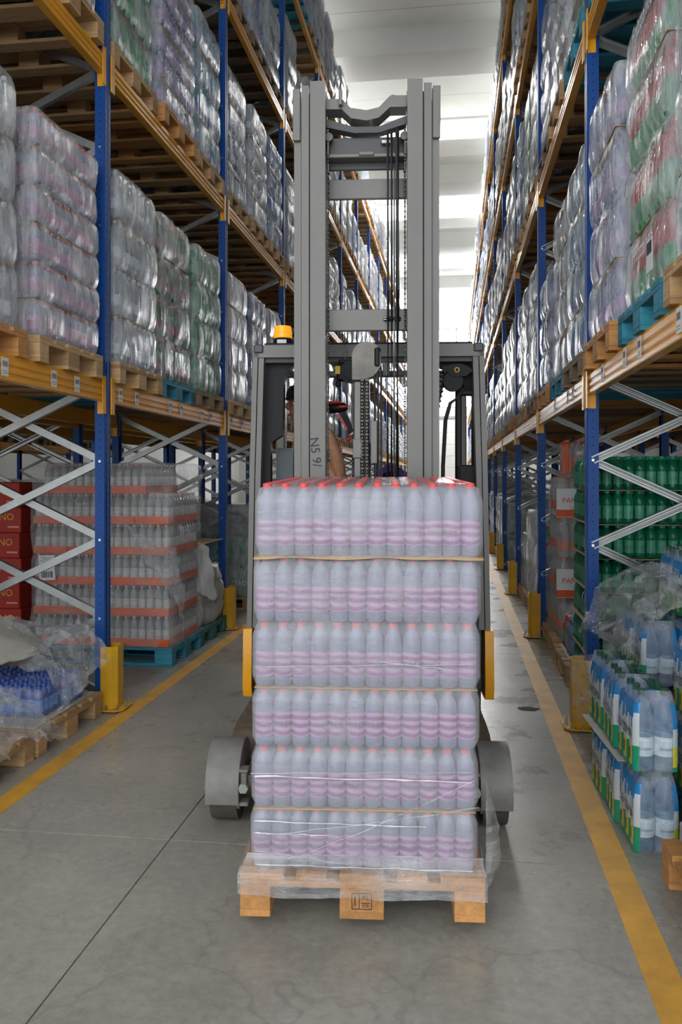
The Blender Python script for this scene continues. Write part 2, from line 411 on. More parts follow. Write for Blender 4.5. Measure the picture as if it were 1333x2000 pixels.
ceil = new_obj('ceiling', None); ceil['kind'] = 'structure'
yy = Y0; k = 0
while yy < Y1:
    y2 = min(yy + 2.0, Y1)
    mb = MB(); mb.box(((XL + XR) / 2, (yy + y2) / 2, 11.25), (XR - XL, y2 - yy - .012, .12), .006); part('roof_panel', mb, M_ceil, ceil); yy = y2
mb = MB(); mb.box(((XL + XR) / 2, (Y0 + Y1) / 2, 11.40), (XR - XL, Y1 - Y0, .14)); part('roof_backing', mb, M_ceil, ceil)
for yb in (-5.5, -1, 3.6, 8.2, 13.8, 18.8, 23.5, 26.8, 30.3, 33.9, 37.4, 41.0, 44.5):
    mb = MB(); mb.prism([(yb - 1.15, 11.19), (yb - 1.12, 10.62), (yb - 1.05, 10.58), (yb - .05, 10.58), (yb, 10.62), (yb + .05, 11.19)], 0, XL, XR)
    part('ceiling_beam', mb, M_beamw, ceil)
# small roof vent top right
v = thing('roof_vent', 'grey louvred roof vent high above the right rack', 'vent', (.85, 15.7, 11.19))
mb = MB()
for a, b, c2, d2 in ((0, -.5, .9, .06), (0, .5, .9, .06), (-.45, 0, .06, 1.0), (.45, 0, .06, 1.0)): mb.box((a, b, -.14), (c2, d2, .28), .01)
part('vent_frame', mb, M_frame, v)
for k in range(8): mb = MB(); mb.box((0, -.4 + k * .115, -.12), (.84, .09, .012), rot=Matrix.Rotation(R(30), 3, 'X')); part('louvre', mb, M_galv, v)

def wall(name, x0, x1, y0, y1, z0=0, z1=11.3, m=M_wall):
    mb = MB(); mb.box(((x0 + x1) / 2, (y0 + y1) / 2, (z0 + z1) / 2), (x1 - x0, y1 - y0, z1 - z0)); return struct(name, mb, m)
wall('wall_left', XL - .2, XL, Y0, Y1 + .2); wall('wall_right', XR, XR + .2, Y0, Y1 + .2)
wb = new_obj('wall_back', None); wb['kind'] = 'structure'
wx0, wx1, wz0, wz1 = -3.4, 2.0, 5.4, 9.9
for a in ((XL, wx0, 0, 11.3), (wx1, XR, 0, 11.3), (wx0, wx1, 0, wz0), (wx0, wx1, wz1, 11.3)):
    mb = MB(); mb.box(((a[0] + a[1]) / 2, Y1 + .1, (a[2] + a[3]) / 2), (a[1] - a[0], .2, a[3] - a[2])); part('wall_section', mb, M_wall, wb)
for k in range(3):
    a = wx0 + (wx1 - wx0) * k / 3; b = wx0 + (wx1 - wx0) * (k + 1) / 3
    wn = new_obj('window_%d' % (k + 1), None, None, ((a + b) / 2, Y1 + .05, wz0)); wn['kind'] = 'structure'
    mb = MB(); hw = (b - a) / 2
    for q in ((-hw + .03, wz1 / 2 - wz0 / 2, .06, wz1 - wz0), (hw - .03, (wz1 - wz0) / 2, .06, wz1 - wz0), (0, .03, b - a, .06), (0, wz1 - wz0 - .03, b - a, .06), (0, 2.2, b - a, .05)):
        mb.box((q[0], 0, q[1]), (q[2], .08, q[3]), .008)
    part('window_frame', mb, M_frame, wn)
    for z0, z1 in ((.06, 2.18), (2.22, wz1 - wz0 - .06)):
        mb = MB(); mb.box((0, .03, (z0 + z1) / 2), (b - a - .12, .012, z1 - z0)); part('pane', mb, M_sky, wn)
# sectional door under the window
dr = new_obj('door_1', None, None, (-.55, Y1 - .04, 0)); dr['kind'] = 'structure'
for k in range(7): mb = MB(); mb.box((0, 0, .34 + k * .66), (3.6, .05, .65), .012); part('door_panel', mb, M_wall, dr)
mb = MB(); mb.box((-1.88, 0, 2.4), (.16, .1, 4.8), .01); mb.box((1.88, 0, 2.4), (.16, .1, 4.8), .01); mb.box((0, 0, 4.85), (3.9, .1, .14), .01); part('door_frame', mb, M_frame, dr)
# ------------------------------------------------------------------ rack parts (shared meshes)
YP0, BAY = 5.05, 2.8; NB = 15
LEV = [2.115, 4.22, 6.30, 8.40]            # top of beams
BH = .135
# post: open channel section with lips
def post_mesh(h):
    mb = MB(); x, y, t = .034, .046, .004
    mb.prism([(-x, -y), (-x + .02, -y), (x - .006, -y), (x, -y + .006), (x, -.012), (x - .008, -.008), (x - .008, .008), (x, .012), (x, y - .006), (x - .006, y), (-x, y), (-x, y - .014), (-x + t, y - .014), (-x + t, y - t), (x - 2 * t - .006, y - t), (x - 2 * t - .006, -y + t), (-x + t, -y + t), (-x + t, -y + .014), (-x, -y + .014)], 2, 0, h)
    return mb.mesh('post', M_post, 25)
PM = post_mesh(8.75); PMS = post_mesh(6.6)
def channel_mesh(L):
    # galvanised C brace along +x
    mb = MB(); a, b, t = .019, .023, .003
    mb.prism([(-a, -b), (a, -b), (a, -b + .008), (-a + t, -b + t), (-a + t, -.008), (-a + .008, -.005), (-a + .008, .005), (-a + t, .008), (-a + t, b - t), (a, b - .008), (a, b), (-a, b)], 0, 0, L)
    return mb.mesh('brace', M_galv, 25)
DEP = 1.1                                   # frame depth
LB = math.hypot(DEP, .505)
CH = channel_mesh(LB); CHH = channel_mesh(DEP)
mb = MB(); mb.box((0, 0, .004), (.14, .16, .008), .001); FOOT = mb.mesh('foot_plate', M_blue)
def guard_mesh():
    mb = MB(); x0, x1, y, t, h = -.02, .085, .075, .006, .40
    mb.prism([(x0, -y), (x1 - .03, -y), (x1, -y + .03), (x1, y - .03), (x1 - .03, y), (x0, y), (x0, y - t), (x1 - .033, y - t), (x1 - t, y - .033), (x1 - t, -y + .033), (x1 - .033, -y + t), (x0, -y + t)], 2, .006, h)
    return mb.mesh('guard_shell', M_yel, 25)
GM = guard_mesh()
mb = MB(); mb.prism([(-.02, -.12), (.10, -.12), (.135, -.08), (.135, .08), (.10, .12), (-.02, .12)], 2, 0, .008); GP = mb.mesh('guard_plate', M_yel)
mb = MB(); mb.lathe([(.014, 0), (.014, .003), (.010, .004), (.010, .014), (.005, .015), (.005, .028)], n=6); GB = mb.mesh('bolt', M_bolt)
# beam with ribbed face, local: face at +x = 0, extends -x .05, z 0..BH, y 0..2.7
def beam_mesh(L):
    mb = MB(); T = .05; H = BH
    pr = [(0, .004), (-.004, 0), (-T, 0), (-T, H), (-.018, H), (-.018, H - .022), (0, H - .026), (0, H - .052), (-.007, H - .058), (-.007, H - .072), (0, H - .078), (0, .042), (-.007, .036), (-.007, .026), (0, .020)]
    mb.prism(pr, 1, .004, L - .004); return mb.mesh('beam_profile', M_orange, 20)
BMH = beam_mesh(2.708)
def conn_mesh():
    mb = MB(); mb.box((.003, .022, 0), (.006, .05, .24), .001); mb.box((-.025, -.002, 0), (.058, .005, .24), .001)
    return mb.mesh('end_connector', M_orange)
CNM = conn_mesh()
def conn2():
    mb = MB(); mb.box((.003, -.022, 0), (.006, .05, .24), .001); mb.box((-.025, .002, 0), (.058, .005, .24), .001)
    for z in (-.08, 0, .08): mb.lathe([(.006, 0), (.006, .006)], (0, 0, 0), 6)
    return mb.mesh('end_connector', M_orange)
CNM2 = CNM
# pallet pieces: local origin at centre of top-view, z=0 underside; x = 1.2 long, y = .8
PL, PW, PH = 1.2, .8, .144
def brd(dx, dy, dz): mb = MB(); mb.box((0, 0, 0), (dx, dy, dz), .002); return mb
PGEO = {}
def pallet_meshes(m):
    if m.name in PGEO: return PGEO[m.name]
    d = {'wide': brd(PL, .145, .022).mesh('deck_board', m), 'thin': brd(PL, .10, .022).mesh('deck_board', m),
         'str': brd(.145, PW, .022).mesh('stringer_board', m), 'bw': brd(PL, .10, .022).mesh('bottom_board', m), 'bc': brd(PL, .145, .022).mesh('bottom_board', m),
         'blk': brd(.145, .10, .078).mesh('block', m), 'blc': brd(.145, .145, .078).mesh('block', m)}
    mb = MB()
    for nm, k, p in PLAY:
        me = d[k]; o = len(mb.v); mb.v += [(v.co.x + p[0], v.co.y + p[1], v.co.z + p[2]) for v in me.vertices]
        for q in me.polygons: mb.f.append(tuple(i + o for i in q.vertices)); mb.m.append(0)
    d['all'] = mb.mesh('pallet', m, 0)
    PGEO[m.name] = d; return d
PLAY = []
for y, k in ((-.3275, 'wide'), (-.165, 'thin'), (0, 'wide'), (.165, 'thin'), (.3275, 'wide')): PLAY.append(('deck_board', k, (0, y, .133)))
for x in (-.5275, 0, .5275): PLAY.append(('stringer_board', 'str', (x, 0, .111)))
for y, kb, kk in ((-.35, 'bw', 'blk'), (0, 'bc', 'blc'), (.35, 'bw', 'blk')):
    PLAY.append(('bottom_board', kb, (0, y, .011)))
    for x in (-.5275, 0, .5275): PLAY.append(('block', kk, (x, y, .061)))
def pallet(label, loc, rz=0, m=None, full=True, group='euro pallets on the racks'):
    m = m or M_wood; d = pallet_meshes(m)
    if not full:
        return tag(new_obj('pallet', d['all'], None, loc, (0, 0, rz)), label, 'pallet', group)
    t = thing('pallet', label, 'pallet', loc, rz, group)
    for nm, k, p in PLAY: new_obj(nm, d[k], t, p)
    return t

# ------------------------------------------------------------------ bottles
def bottle_prof(r, h, kind='round'):
    if kind == 'bigl': return [(a[0], a[1], 2 if a[1] < .47 * h else a[2]) for a in bottle_prof(r, h, 'big')]
    if kind == 'big':   # 1.5 litre
        return [(r * .80, 0, 0), (r * .98, .03 * h, 0), (r, .10 * h, 0), (r * .95, .15 * h, 0), (r, .19 * h, 2), (r, .40 * h, 2), (r * .93, .42 * h, 0), (r, .445 * h, 0), (r * .93, .47 * h, 0), (r, .495 * h, 0), (r * .93, .52 * h, 0), (r, .55 * h, 0), (r * .95, .575 * h, 0), (r, .60 * h, 0), (r * .99, .64 * h, 0), (r * .88, .74 * h, 0), (r * .60, .84 * h, 0), (r * .32, .90 * h, 0), (r * .30, .925 * h, 1), (r * .34, .93 * h, 1), (r * .34, .99 * h, 1), (r * .28, h, 1)]
    return [(r * .80, 0, 0), (r * .98, .03 * h, 0), (r, .12 * h, 0), (r * .96, .17 * h, 2), (r * .97, .20 * h, 2), (r * .96, .52 * h, 2), (r * .96, .55 * h, 0), (r, .58 * h, 0), (r, .66 * h, 0), (r * .90, .76 * h, 0), (r * .62, .85 * h, 0), (r * .42, .895 * h, 0), (r * .40, .91 * h, 1), (r * .46, .915 * h, 1), (r * .46, .985 * h, 1), (r * .38, h, 1)]
BOT = {}
def bottle_mesh(r, h, key, kind='round', n=14):
    if key == 'redgreen' and kind == 'big': kind = 'bigl'
    k = (r, h, kind, n)
    if k not in BOT:
        mb = MB(); mb.lathe(bottle_prof(r, h, kind), n=n); BOT[k] = mb.mesh('bottle', BM['clear'], 50)
    kk = k + (key,)
    if kk not in BOT:
        me = BOT[k].copy()
        for q, m in enumerate(BM[key]): me.materials[q] = m
        BOT[kk] = me
    return BOT[kk]
def low_prof(r, h):
    return [(r * .9, 0, 0), (r, .15 * h, 2), (r * .97, .5 * h, 0), (r, .66 * h, 0), (r * .55, .86 * h, 0), (r * .4, .90 * h, 1), (r * .4, h, 1)]

# ------------------------------------------------------------------ wrapped loads
def shell(w, d, zs, seed, n_u=72, rows=7, bulge=.012, flute=0, fl_n=12, wrink=.010, skirt=0, top=True, rad=.04, offs=None, zfreq=3.5):
    """wrapped film as a closed shell round a load of size w (x) by d (y), tier levels zs"""
    mb = MB(); per = []
    hx, hy = w / 2, d / 2
    # rounded rectangle perimeter samples
    L = 2 * (w + d); 
    def pr(t):
        s_ = t * L
        for (ax, ay, bx, by) in ((-hx, -hy, hx, -hy), (hx, -hy, hx, hy), (hx, hy, -hx, hy), (-hx, hy, -hx, -hy)):
            l = math.hypot(bx - ax, by - ay)
            if s_ <= l + 1e-9: f = s_ / l; return Vector((ax + (bx - ax) * f, ay + (by - ay) * f, 0))
            s_ -= l
        return Vector((-hx, -hy, 0))
    pts = []
    for i in range(n_u):
        p = pr(i / n_u); q = Vector((max(-hx + rad, min(hx - rad, p.x)), max(-hy + rad, min(hy - rad, p.y)), 0))
        dd = p - q; nn = dd.normalized() if dd.length > 1e-6 else Vector((0, 0, 0))
        if dd.length > rad: p = q + nn * rad
        pts.append((p, nn))
    zz = []
    for k in range(len(zs) - 1):
        for j in range(rows): zz.append((zs[k] + (zs[k + 1] - zs[k]) * j / rows, j / rows, k))
    zz.append((zs[-1], 1.0, len(zs) - 2))
    for (z, f, k) in zz:
        b = bulge * (min(1, math.sin(math.pi * f) * 1.8) - .75)
        ox = offs[k] if offs else 0
        if offs and f == 0 and k > 0: ox = (offs[k] + offs[k - 1]) / 2
        for (p, nn) in pts:
            sd = Vector((p.x * 6 + seed * 7.1, p.y * 6, z * zfreq)); wv = noise.noise(sd) * wrink + noise.noise(sd * 3.1) * wrink * .5
            fl = flute * abs(math.sin(math.pi * (p.x + p.y) / fl_n)) if flute else 0
            sk = skirt * max(0, 1 - (z - zs[0]) / .10) if skirt else 0
            q = p + nn * (b + wv + fl + sk); mb.v.append((q.x + ox, q.y, z + noise.noise(sd + Vector((9, 9, 9))) * .006 * (f > 0 and f < 1)))
    n = n_u
    for i in range(len(zz) - 1):
        for j in range(n): mb.f.append((i * n + j, i * n + (j + 1) % n, (i + 1) * n + (j + 1) % n, (i + 1) * n + j)); mb.m.append(0)
    if top:
        o = (len(zz) - 1) * n; base = mb.v[o:o + n]; cx = sum(v[0] for v in base) / n; cyy = sum(v[1] for v in base) / n; prev = o
        for s_, dz in ((.93, .012), (.75, .016), (.5, .018), (.25, .016)):
            s0 = len(mb.v)
            for v in base:
                x = cx + (v[0] - cx) * s_; y = cyy + (v[1] - cyy) * s_
                mb.v.append((x, y, v[2] + dz + .006 * noise.noise(Vector((x * 12 + seed, y * 12, 0)))))
            for j in range(n): mb.f.append((prev + j, prev + (j + 1) % n, s0 + (j + 1) % n, s0 + j)); mb.m.append(0)
            prev = s0
        mb.f.append(tuple(prev + j for j in range(n))); mb.m.append(0)
    return mb

LT = {}
def load_type(kind, key, tiers, small, seed, near):
    """data for a load: (bottle positions for parts, stuff mesh, film mesh, tier height). local frame: +x faces the aisle, y along the rack, z=0 on the pallet"""
    k = (kind, tiers, small, seed, near)
    if k in LT: return LT[k]
    rnd = random.Random(seed)
    W, D = 1.16, .76
    if small: r, h = .0315, .200
    else: r, h = .043, .318
    nx, ny = int(W / (2 * r)), int(D / (2 * r)); W = nx * 2 * r; D = ny * 2 * r
    th = h + .006
    pos_front, pos_rest = [], []
    for t in range(tiers):
        sx, sy = rnd.uniform(-.008, .008), rnd.uniform(-.008, .008)
        for i in range(nx):
            for j in range(ny):
                p = (-W / 2 + r + i * 2 * r + sx, -D / 2 + r + j * 2 * r + sy, t * th + .003)
                if i == nx - 1 or ((j == 0 or j == ny - 1) and i >= nx - (4 if small else 3)): pos_front.append((p, j, i))
                elif i >= nx - 3 or (j <= 0 or j >= ny - 1): pos_rest.append(p)
    mb = MB(); pf = low_prof(r, h)
    for p in (pos_rest if near else pos_rest[::1] + [q[0] for q in pos_front]):
        mb.lathe(pf, p, n=6)
    stuff = mb.mesh('bottle_rows', BM['clear'], 60)
    f = [tiers * th * q / tiers for q in range(tiers + 1)]
    sh = shell(W + .03, D + .03, f, seed, n_u=96 if near else 40, rows=8 if near else 4, bulge=.020, wrink=.016 if near else .018, rad=.045, zfreq=1.6)
    film = sh.mesh('stretch_film', F_rack if near else F_far, 80)
    shb = MB(); shb.box((0, 0, 0), (W + .002, D + .002, .003)); sheet = shb.mesh('cardboard_sheet', M_card)
    core = None
    LT[k] = dict(pf=pos_front, stuff=stuff, film=film, r=r, h=h, th=th, W=W, D=D, sheet=sheet)
    return LT[k]
STUFFM = {}
def keyed(me, key):
    k = (me.name, key)
    if k not in STUFFM:
        m = me.copy()
        for i_, q in enumerate(BM[key]): m.materials[i_] = q
        STUFFM[k] = m
    return STUFFM[k]
DESC = {'pink': 'pink-capped clear bottle', 'clear': 'clear water bottle', 'blue': 'blue bottle', 'deep': 'dark blue bottle', 'aqua': 'light blue bottle', 'green': 'green bottle',
        'dkgreen': 'dark green bottle', 'redgreen': 'red and green bottle', 'violet': 'violet-labelled bottle', 'water': 'pale water bottle', 'orange': 'orange-labelled bottle', 'silver': 'grey silver bottle', 'jade': 'jade green bottle', 'glass': 'glass bottle', 'sea': 'navy bottle'}
def load(label, loc, side, key, tiers, small, seed, lod, group='film wrapped bottle loads on the racks', sheets=False, film=True, jit=0):
    T = load_type('b', key, tiers, small, seed, lod == 0)
    rz = (0 if side < 0 else math.pi) + jit
    t = thing('wrapped_load', label, 'wrapped load', loc, rz, group)
    if lod == 0:
        bm_ = bottle_mesh(T['r'], T['h'], key, 'round' if small else 'big', 12)
        nearj = 0 if side < 0 else max(q[1] for q in T['pf'])
        nxm = max(q[2] for q in T['pf'])
        for p, j, i in T['pf']:
            if i < nxm and j != nearj: continue
            new_obj('bottle', bm_, t, p, (0, 0, random.uniform(0, 6)))
    o = new_obj('bottle_rows', keyed(T['stuff'], key), t); o['kind'] = 'stuff'
    if film: new_obj('stretch_film', T['film'], t)
    if sheets and lod == 0:
        for q in range(1, tiers, 2): new_obj('cardboard_sheet', T['sheet'], t, (0, 0, q * T['th'] - .0005))
    return t
def sticker(parent, loc, side, w=.064, h=.092):
    mb = MB(); mb.box((0, 0, 0), (.0016, w, h)); s_ = part('label_sticker', mb, M_white, parent, loc)
    mb = MB(); rnd = random.Random(int(loc[1] * 1000)); y = -w * .38
    while y < w * .38:
        ww = rnd.choice((.0009, .0014, .002)); mb.box((.0012, y, h * .16), (.0008, ww, h * .3)); y += ww + rnd.choice((.0025, .0035))
    for z in (-.22, -.34): 
        for q in range(6): mb.box((.0012, -w * .33 + q * w * .13, h * z), (.0008, w * .05, h * .04))
    part('barcode', mb, mat('grey_print', (.12, .12, .13), .6, var=0), s_, (0, 0, 0))

def frame(label, x, y, rz, guard=True, tall=True, lod=0, glabel=None, bracez=17):
    """upright frame: front post at (x,y), rear post DEP behind it; rz=0: aisle at +x"""
    t = thing('upright_frame', label, 'rack frame', (x, y, 0), rz, 'blue upright frames of the racks')
    pm = PM if tall else PMS
    new_obj('post', pm, t, (0, 0, .008)); new_obj('post', pm, t, (-DEP, 0, .008), (0, 0, math.pi))
    new_obj('foot_plate', FOOT, t); new_obj('foot_plate', FOOT, t, (-DEP, 0, 0))
    zk = [.08 + .505 * k for k in range(bracez)]
    a = math.atan2(.505, DEP)
    mb = MB()
    for k in range(len(zk) - 1):
        z = zk[k]
        new_obj('brace', CH, t, (-DEP + .0, -.012, z), (0, -a, 0))
        new_obj('brace', CH, t, (-DEP + .0, .028, z + .505), (0, a, 0))
    for k in range(len(zk)):
        mb.add(*cylx(.009, -.052, .052, 0, zk[k])); 
    part('frame_bolts', mb, M_bolt, t)
    if guard:
        g = thing('post_guard', glabel, 'post guard', (x, y, 0), rz, 'yellow post guards')
        gx = .036
        new_obj('guard_shell', GM, g, (gx, 0, .010)); new_obj('guard_plate', GP, g, (gx, 0, .0085))
        if lod == 0:
            for p in ((.10, -.095), (.10, .095), (.03, -.10), (.03, .10), (.118, 0)): new_obj('bolt', GB, g, (gx + p[0], p[1], .0165))
    return t
def cylx(r, a, b, x, z, n=6):
    vs = [(x + r * math.cos(2 * math.pi * j / n), y, z + r * math.sin(2 * math.pi * j / n)) for y in (a, b) for j in range(n)]
    fs = [(j, n + j, n + (j + 1) % n, (j + 1) % n) for j in range(n)] + [tuple(range(n)), tuple(reversed(range(n, 2 * n)))]
    return vs, fs
def beam(label, xf, y, z, rz, stickers=(), lod=0):
    """beam whose aisle face is at xf; y = start; z = top"""
    yy = y if rz == 0 else y + 2.708
    t = thing('rack_beam', label, 'rack beam', (xf, yy, z - BH), rz, 'orange rack beams')
    new_obj('beam_profile', BMH, t)
    if lod < 2:
        new_obj('end_connector', CNM, t, (.0, 0, BH * .3)); new_obj('end_connector', CNM, t, (.0, 2.708, BH * .3), (0, 0, 0)).scale = (1, -1, 1)
    for Y in stickers:
        ly = (Y - y) if rz == 0 else (yy - Y)
        sticker(t, (.0016, ly, .065), 0)
    return t

XPL, XPR = -2.25, .82                      # post centres
SIDES = ((-1, XPL, 0, 'left'), (1, XPR, math.pi, 'right'))
ST = {(-1, 0, 0): [Yof(10, -2.21), Yof(106, -2.21), Yof(151, -2.21)], (-1, 1, 0): [Yof(p, -2.21) for p in (236, 268, 333, 355, 395, 412)],
      (1, 0, 0): [Yof(1325, .78), Yof(1219, .78), Yof(1248, .78), Yof(1176, .78)], (1, 1, 0): [Yof(p, .78) for p in (1118, 1108, 1083)],
      (-1, 2, 0): [Yof(p, -2.21) for p in (452, 473)], (1, 0, 1): [], }
LEVN = ['ground', 'first', 'second', 'third', 'fourth']
for (sd, xp, rz, sn) in SIDES:
    for k in range(-1, NB):
        y = YP0 + BAY * k
        nm = 'out-of-view end' if k < 0 else ORD[k]
        frame('blue perforated upright frame of the %s rack, %s frame from the camera' % (sn, 'outermost' if k < 0 else ORD[k]), xp, y, rz, guard=(0 <= k <= 9), lod=0 if k < 3 else 1,
              glabel='yellow steel guard on the %s post of the %s rack' % (nm, sn), bracez=17 if k < 5 else 9)
    for b in range(NB):
        y = YP0 + BAY * (b - 1) + .046
        for L, z in enumerate(LEV):
            beam('orange front beam of the %s rack, %s shelf, %s bay' % (sn, LEVN[L + 1], ORD[b]), xp + (-sd) * .036, y, z, rz, ST.get((sd, b, L), ()), 0 if b < 5 else 2 if b > 8 else 1)
            if b < 6:
                beam('orange rear beam of the %s rack, %s shelf, %s bay' % (sn, LEVN[L + 1], ORD[b]), xp + sd * (DEP + .036), y, z, 0 if rz else math.pi, (), 1)

M_pband = mat('green_print_band', (.10, .36, .18), .4, var=.2, scale=40)
# colours seen in the photo, per (side, level, bay, slot)
KEYS = ['clear', 'pink', 'blue', 'green', 'clear', 'silver', 'aqua', 'deep', 'clear', 'violet', 'water']
SPEC = {
    (-1, 1, 0): [('clear', 4, 0), ('clear', 4, 0), ('pink', 6, 1)],
    (-1, 1, 1): [('clear', 4, 0), ('dkgreen', 4, 0), ('green', 4, 0)],
    (-1, 1, 2): [('silver', 4, 0), ('deep', 4, 0), ('silver', 4, 0)],
    (-1, 2, 0): [('clear', 4, 0), ('clear', 4, 0), ('clear', 4, 0)],
    (-1, 2, 1): [('green', 4, 0), ('violet', 6, 1), ('aqua', 4, 0)],
    (-1, 2, 2): [('deep', 4, 0), ('clear', 4, 0), ('blue', 4, 0)],
    (-1, 2, 3): [('aqua', 4, 0), ('clear', 4, 0), ('deep', 4, 0)],
    (1, 1, 0): [('aqua', 4, 0), ('redgreen', 4, 0), ('violet', 4, 0)],
    (1, 1, 1): [('aqua', 4, 0), ('silver', 4, 0), ('deep', 3, 0)],
    (1, 2, 0): [('clear', 4, 0), ('clear', 4, 0), ('green', 4, 0)],
    (1, 2, 1): [('green', 4, 0), ('silver', 4, 0), ('deep', 4, 0)],
    (1, 2, 2): [('clear', 4, 0), ('green', 4, 0), ('aqua', 4, 0)],
    (1, 3, 1): [('clear', 4, 0), ('blue', 4, 0), ('aqua', 4, 0)],
}
SLOTN = ['near', 'middle', 'far']
rnd = random.Random(11)
NI = 9                                    # bays with individual loads
for (sd, xp, rz, sn) in SIDES:
    for b in range(NI):
        for L in range(1, 5):
            if L == 4 and b == 0: continue
            sp = SPEC.get((sd, L, b))
            for s_ in range(3):
                yc = YP0 + BAY * (b - 1) + .5 + .9 * s_ + rnd.uniform(-.03, .03)
                if L <= 2 and yc < 2.2: continue
                key, tiers, small = sp[s_] if sp else (rnd.choice(KEYS), rnd.choice((3, 4, 4, 4)), 0)
                if not sp and rnd.random() < .2: small, tiers = 1, rnd.choice((5, 6))
                xc = xp - sd * (.036 + .03) + sd * .6 + sd * rnd.uniform(0, .03)
                near = (b <= 2 and L <= 2) or (b == 1 and L == 3)
                pm = rnd.choice((M_wood, M_wood, M_woodd, M_woodo, M_wood))
                if (sd, L, b, s_) in ((-1, 1, 1, 1), (1, 2, 1, 0), (1, 1, 0, 1), (1, 2, 0, 2), (1, 1, 1, 1)) or rnd.random() < .06: pm = M_woodb
                col = 'blue painted' if pm is M_woodb else 'old brown' if pm is M_woodd else 'wooden'
                z = LEV[L - 1]
                where = '%s rack, %s shelf, %s bay, %s place' % (sn, LEVN[L], ORD[b], SLOTN[s_])
                pallet('%s pallet on the %s' % (col, where), (xc, yc, z + .0005), rz, pm, full=(b <= 3 and L <= 2))
                lo_ = load('wrapped %s load on the %s' % (DESC[key], where), (xc, yc, z + PH + .001), sd, key, tiers, small, rnd.randint(0, 4) if not near else rnd.randint(0, 5), 0 if near else 1, sheets=near)
                if (sd, L, b, s_) == (1, 1, 0, 1):
                    for q in range(4):
                        lettering('Frizzante', .105, M_white, lo_, (.592, .05, .205 + q * .324), (0, R(-1), math.pi / 2), shear=.35)
                    mb = MB(); mb.box((0, 0, 0), (.002, .10, .13)); pl_ = part('paper_label', mb, M_white, lo_, (.606, .26, .12))
                    mb = MB()
                    for q in range(14): mb.box((.0015, -.04 + q * .006, .03), (.0008, .0018 + .001 * (q % 3), .05))
                    part('barcode', mb, M_ink, pl_)

# far bays: one object of stuff on each side (beyond the 300 largest)
for (sd, xp, rz, sn) in SIDES:
    mb = MB(); mbp = MB(); r2 = random.Random(5 + sd); cols = []
    for b in range(NI, NB):
        for L in range(0, 5):
            for s_ in range(3):
                yc = YP0 + BAY * (b - 1) + .5 + .9 * s_; xc = xp + sd * (.56 - .03)
                z = (LEV[L - 1] if L else 0); h = r2.uniform(1.0, 1.35); mi = r2.choice((0, 0, 1, 2, 0))
                nt = 4
                for t in range(nt):
                    mb.box((xc + r2.uniform(-.01, .01), yc + r2.uniform(-.01, .01), z + PH + h * (t + .5) / nt), (1.18, .77, h / nt - .01), .04, mi)
                mbp.box((xc, yc, z + .133), (1.2, .8, .022)); 
                for yy in (-.35, 0, .35): mbp.box((xc, yc + yy, z + .06), (1.2, .1, .12))
    o = part('distant_wrapped_loads', mb, [mat('far_white_film', (.70, .74, .78), .25, var=.3, scale=5, spec=.9), mat('far_blue_film', (.30, .42, .62), .25, var=.4, scale=5, spec=.9), mat('far_grey_film', (.45, .47, .50), .25, var=.4, scale=5, spec=.9)], None)
    tag(o, 'white film wrapped loads filling the far end of the %s rack' % sn, 'wrapped loads', kind='stuff')
    o = part('distant_pallets', mbp, M_wood, None); tag(o, 'wooden pallets under the loads at the far end of the %s rack' % sn, 'pallets', kind='stuff')
# ------------------------------------------------------------------ ground level helpers
def grid_load(label, loc, side, key, nx, ny, tiers, r, h, group=None, film=None, sheets=True, gap=.004, seed=1, nearrow=True, kind='round', n=14, cat='bottle load', top_h=None):
    """a stack of bottles standing in tiers: aisle row and near row are parts, the rest is one filling"""
    t = thing('bottle_load', label, cat, loc, 0 if side < 0 else math.pi, group)
    W, D = nx * 2 * r, ny * 2 * r; bm_ = bottle_mesh(r, h, key, kind, n); mb = MB(); pf = low_prof(r, h)
    nj = 0 if side < 0 else ny - 1; rn = random.Random(seed)
    for k in range(tiers):
        for i in range(nx):
            for j in range(ny):
                p = (-W / 2 + r + i * 2 * r + rn.uniform(-.002, .002), -D / 2 + r + j * 2 * r + rn.uniform(-.002, .002), k * (h + gap) + .004)
                if i == nx - 1 or (nearrow and j == nj): new_obj('bottle', bm_, t, p, (0, 0, rn.uniform(0, 6)))
                elif i >= nx - 3 or abs(j - nj) <= 2 or k == tiers - 1: mb.lathe(pf, p, n=6)
    o = part('bottle_rows', mb, BM[key], t, smooth=60); o['kind'] = 'stuff'
    if sheets:
        for k in range(1, tiers): 
            mb = MB(); mb.box((rn.uniform(-.004, .004), 0, k * (h + gap) + .0005), (W + .02, D + .02, .003)); part('cardboard_sheet', mb, M_card, t)
    if film: 
        sh = shell(W + .03, D + .03, [k * (h + gap) for k in range(tiers + 1)], seed, n_u=110, rows=8, bulge=.014, wrink=.016, rad=.03); part('stretch_film', sh, film, t, smooth=80)
    return t
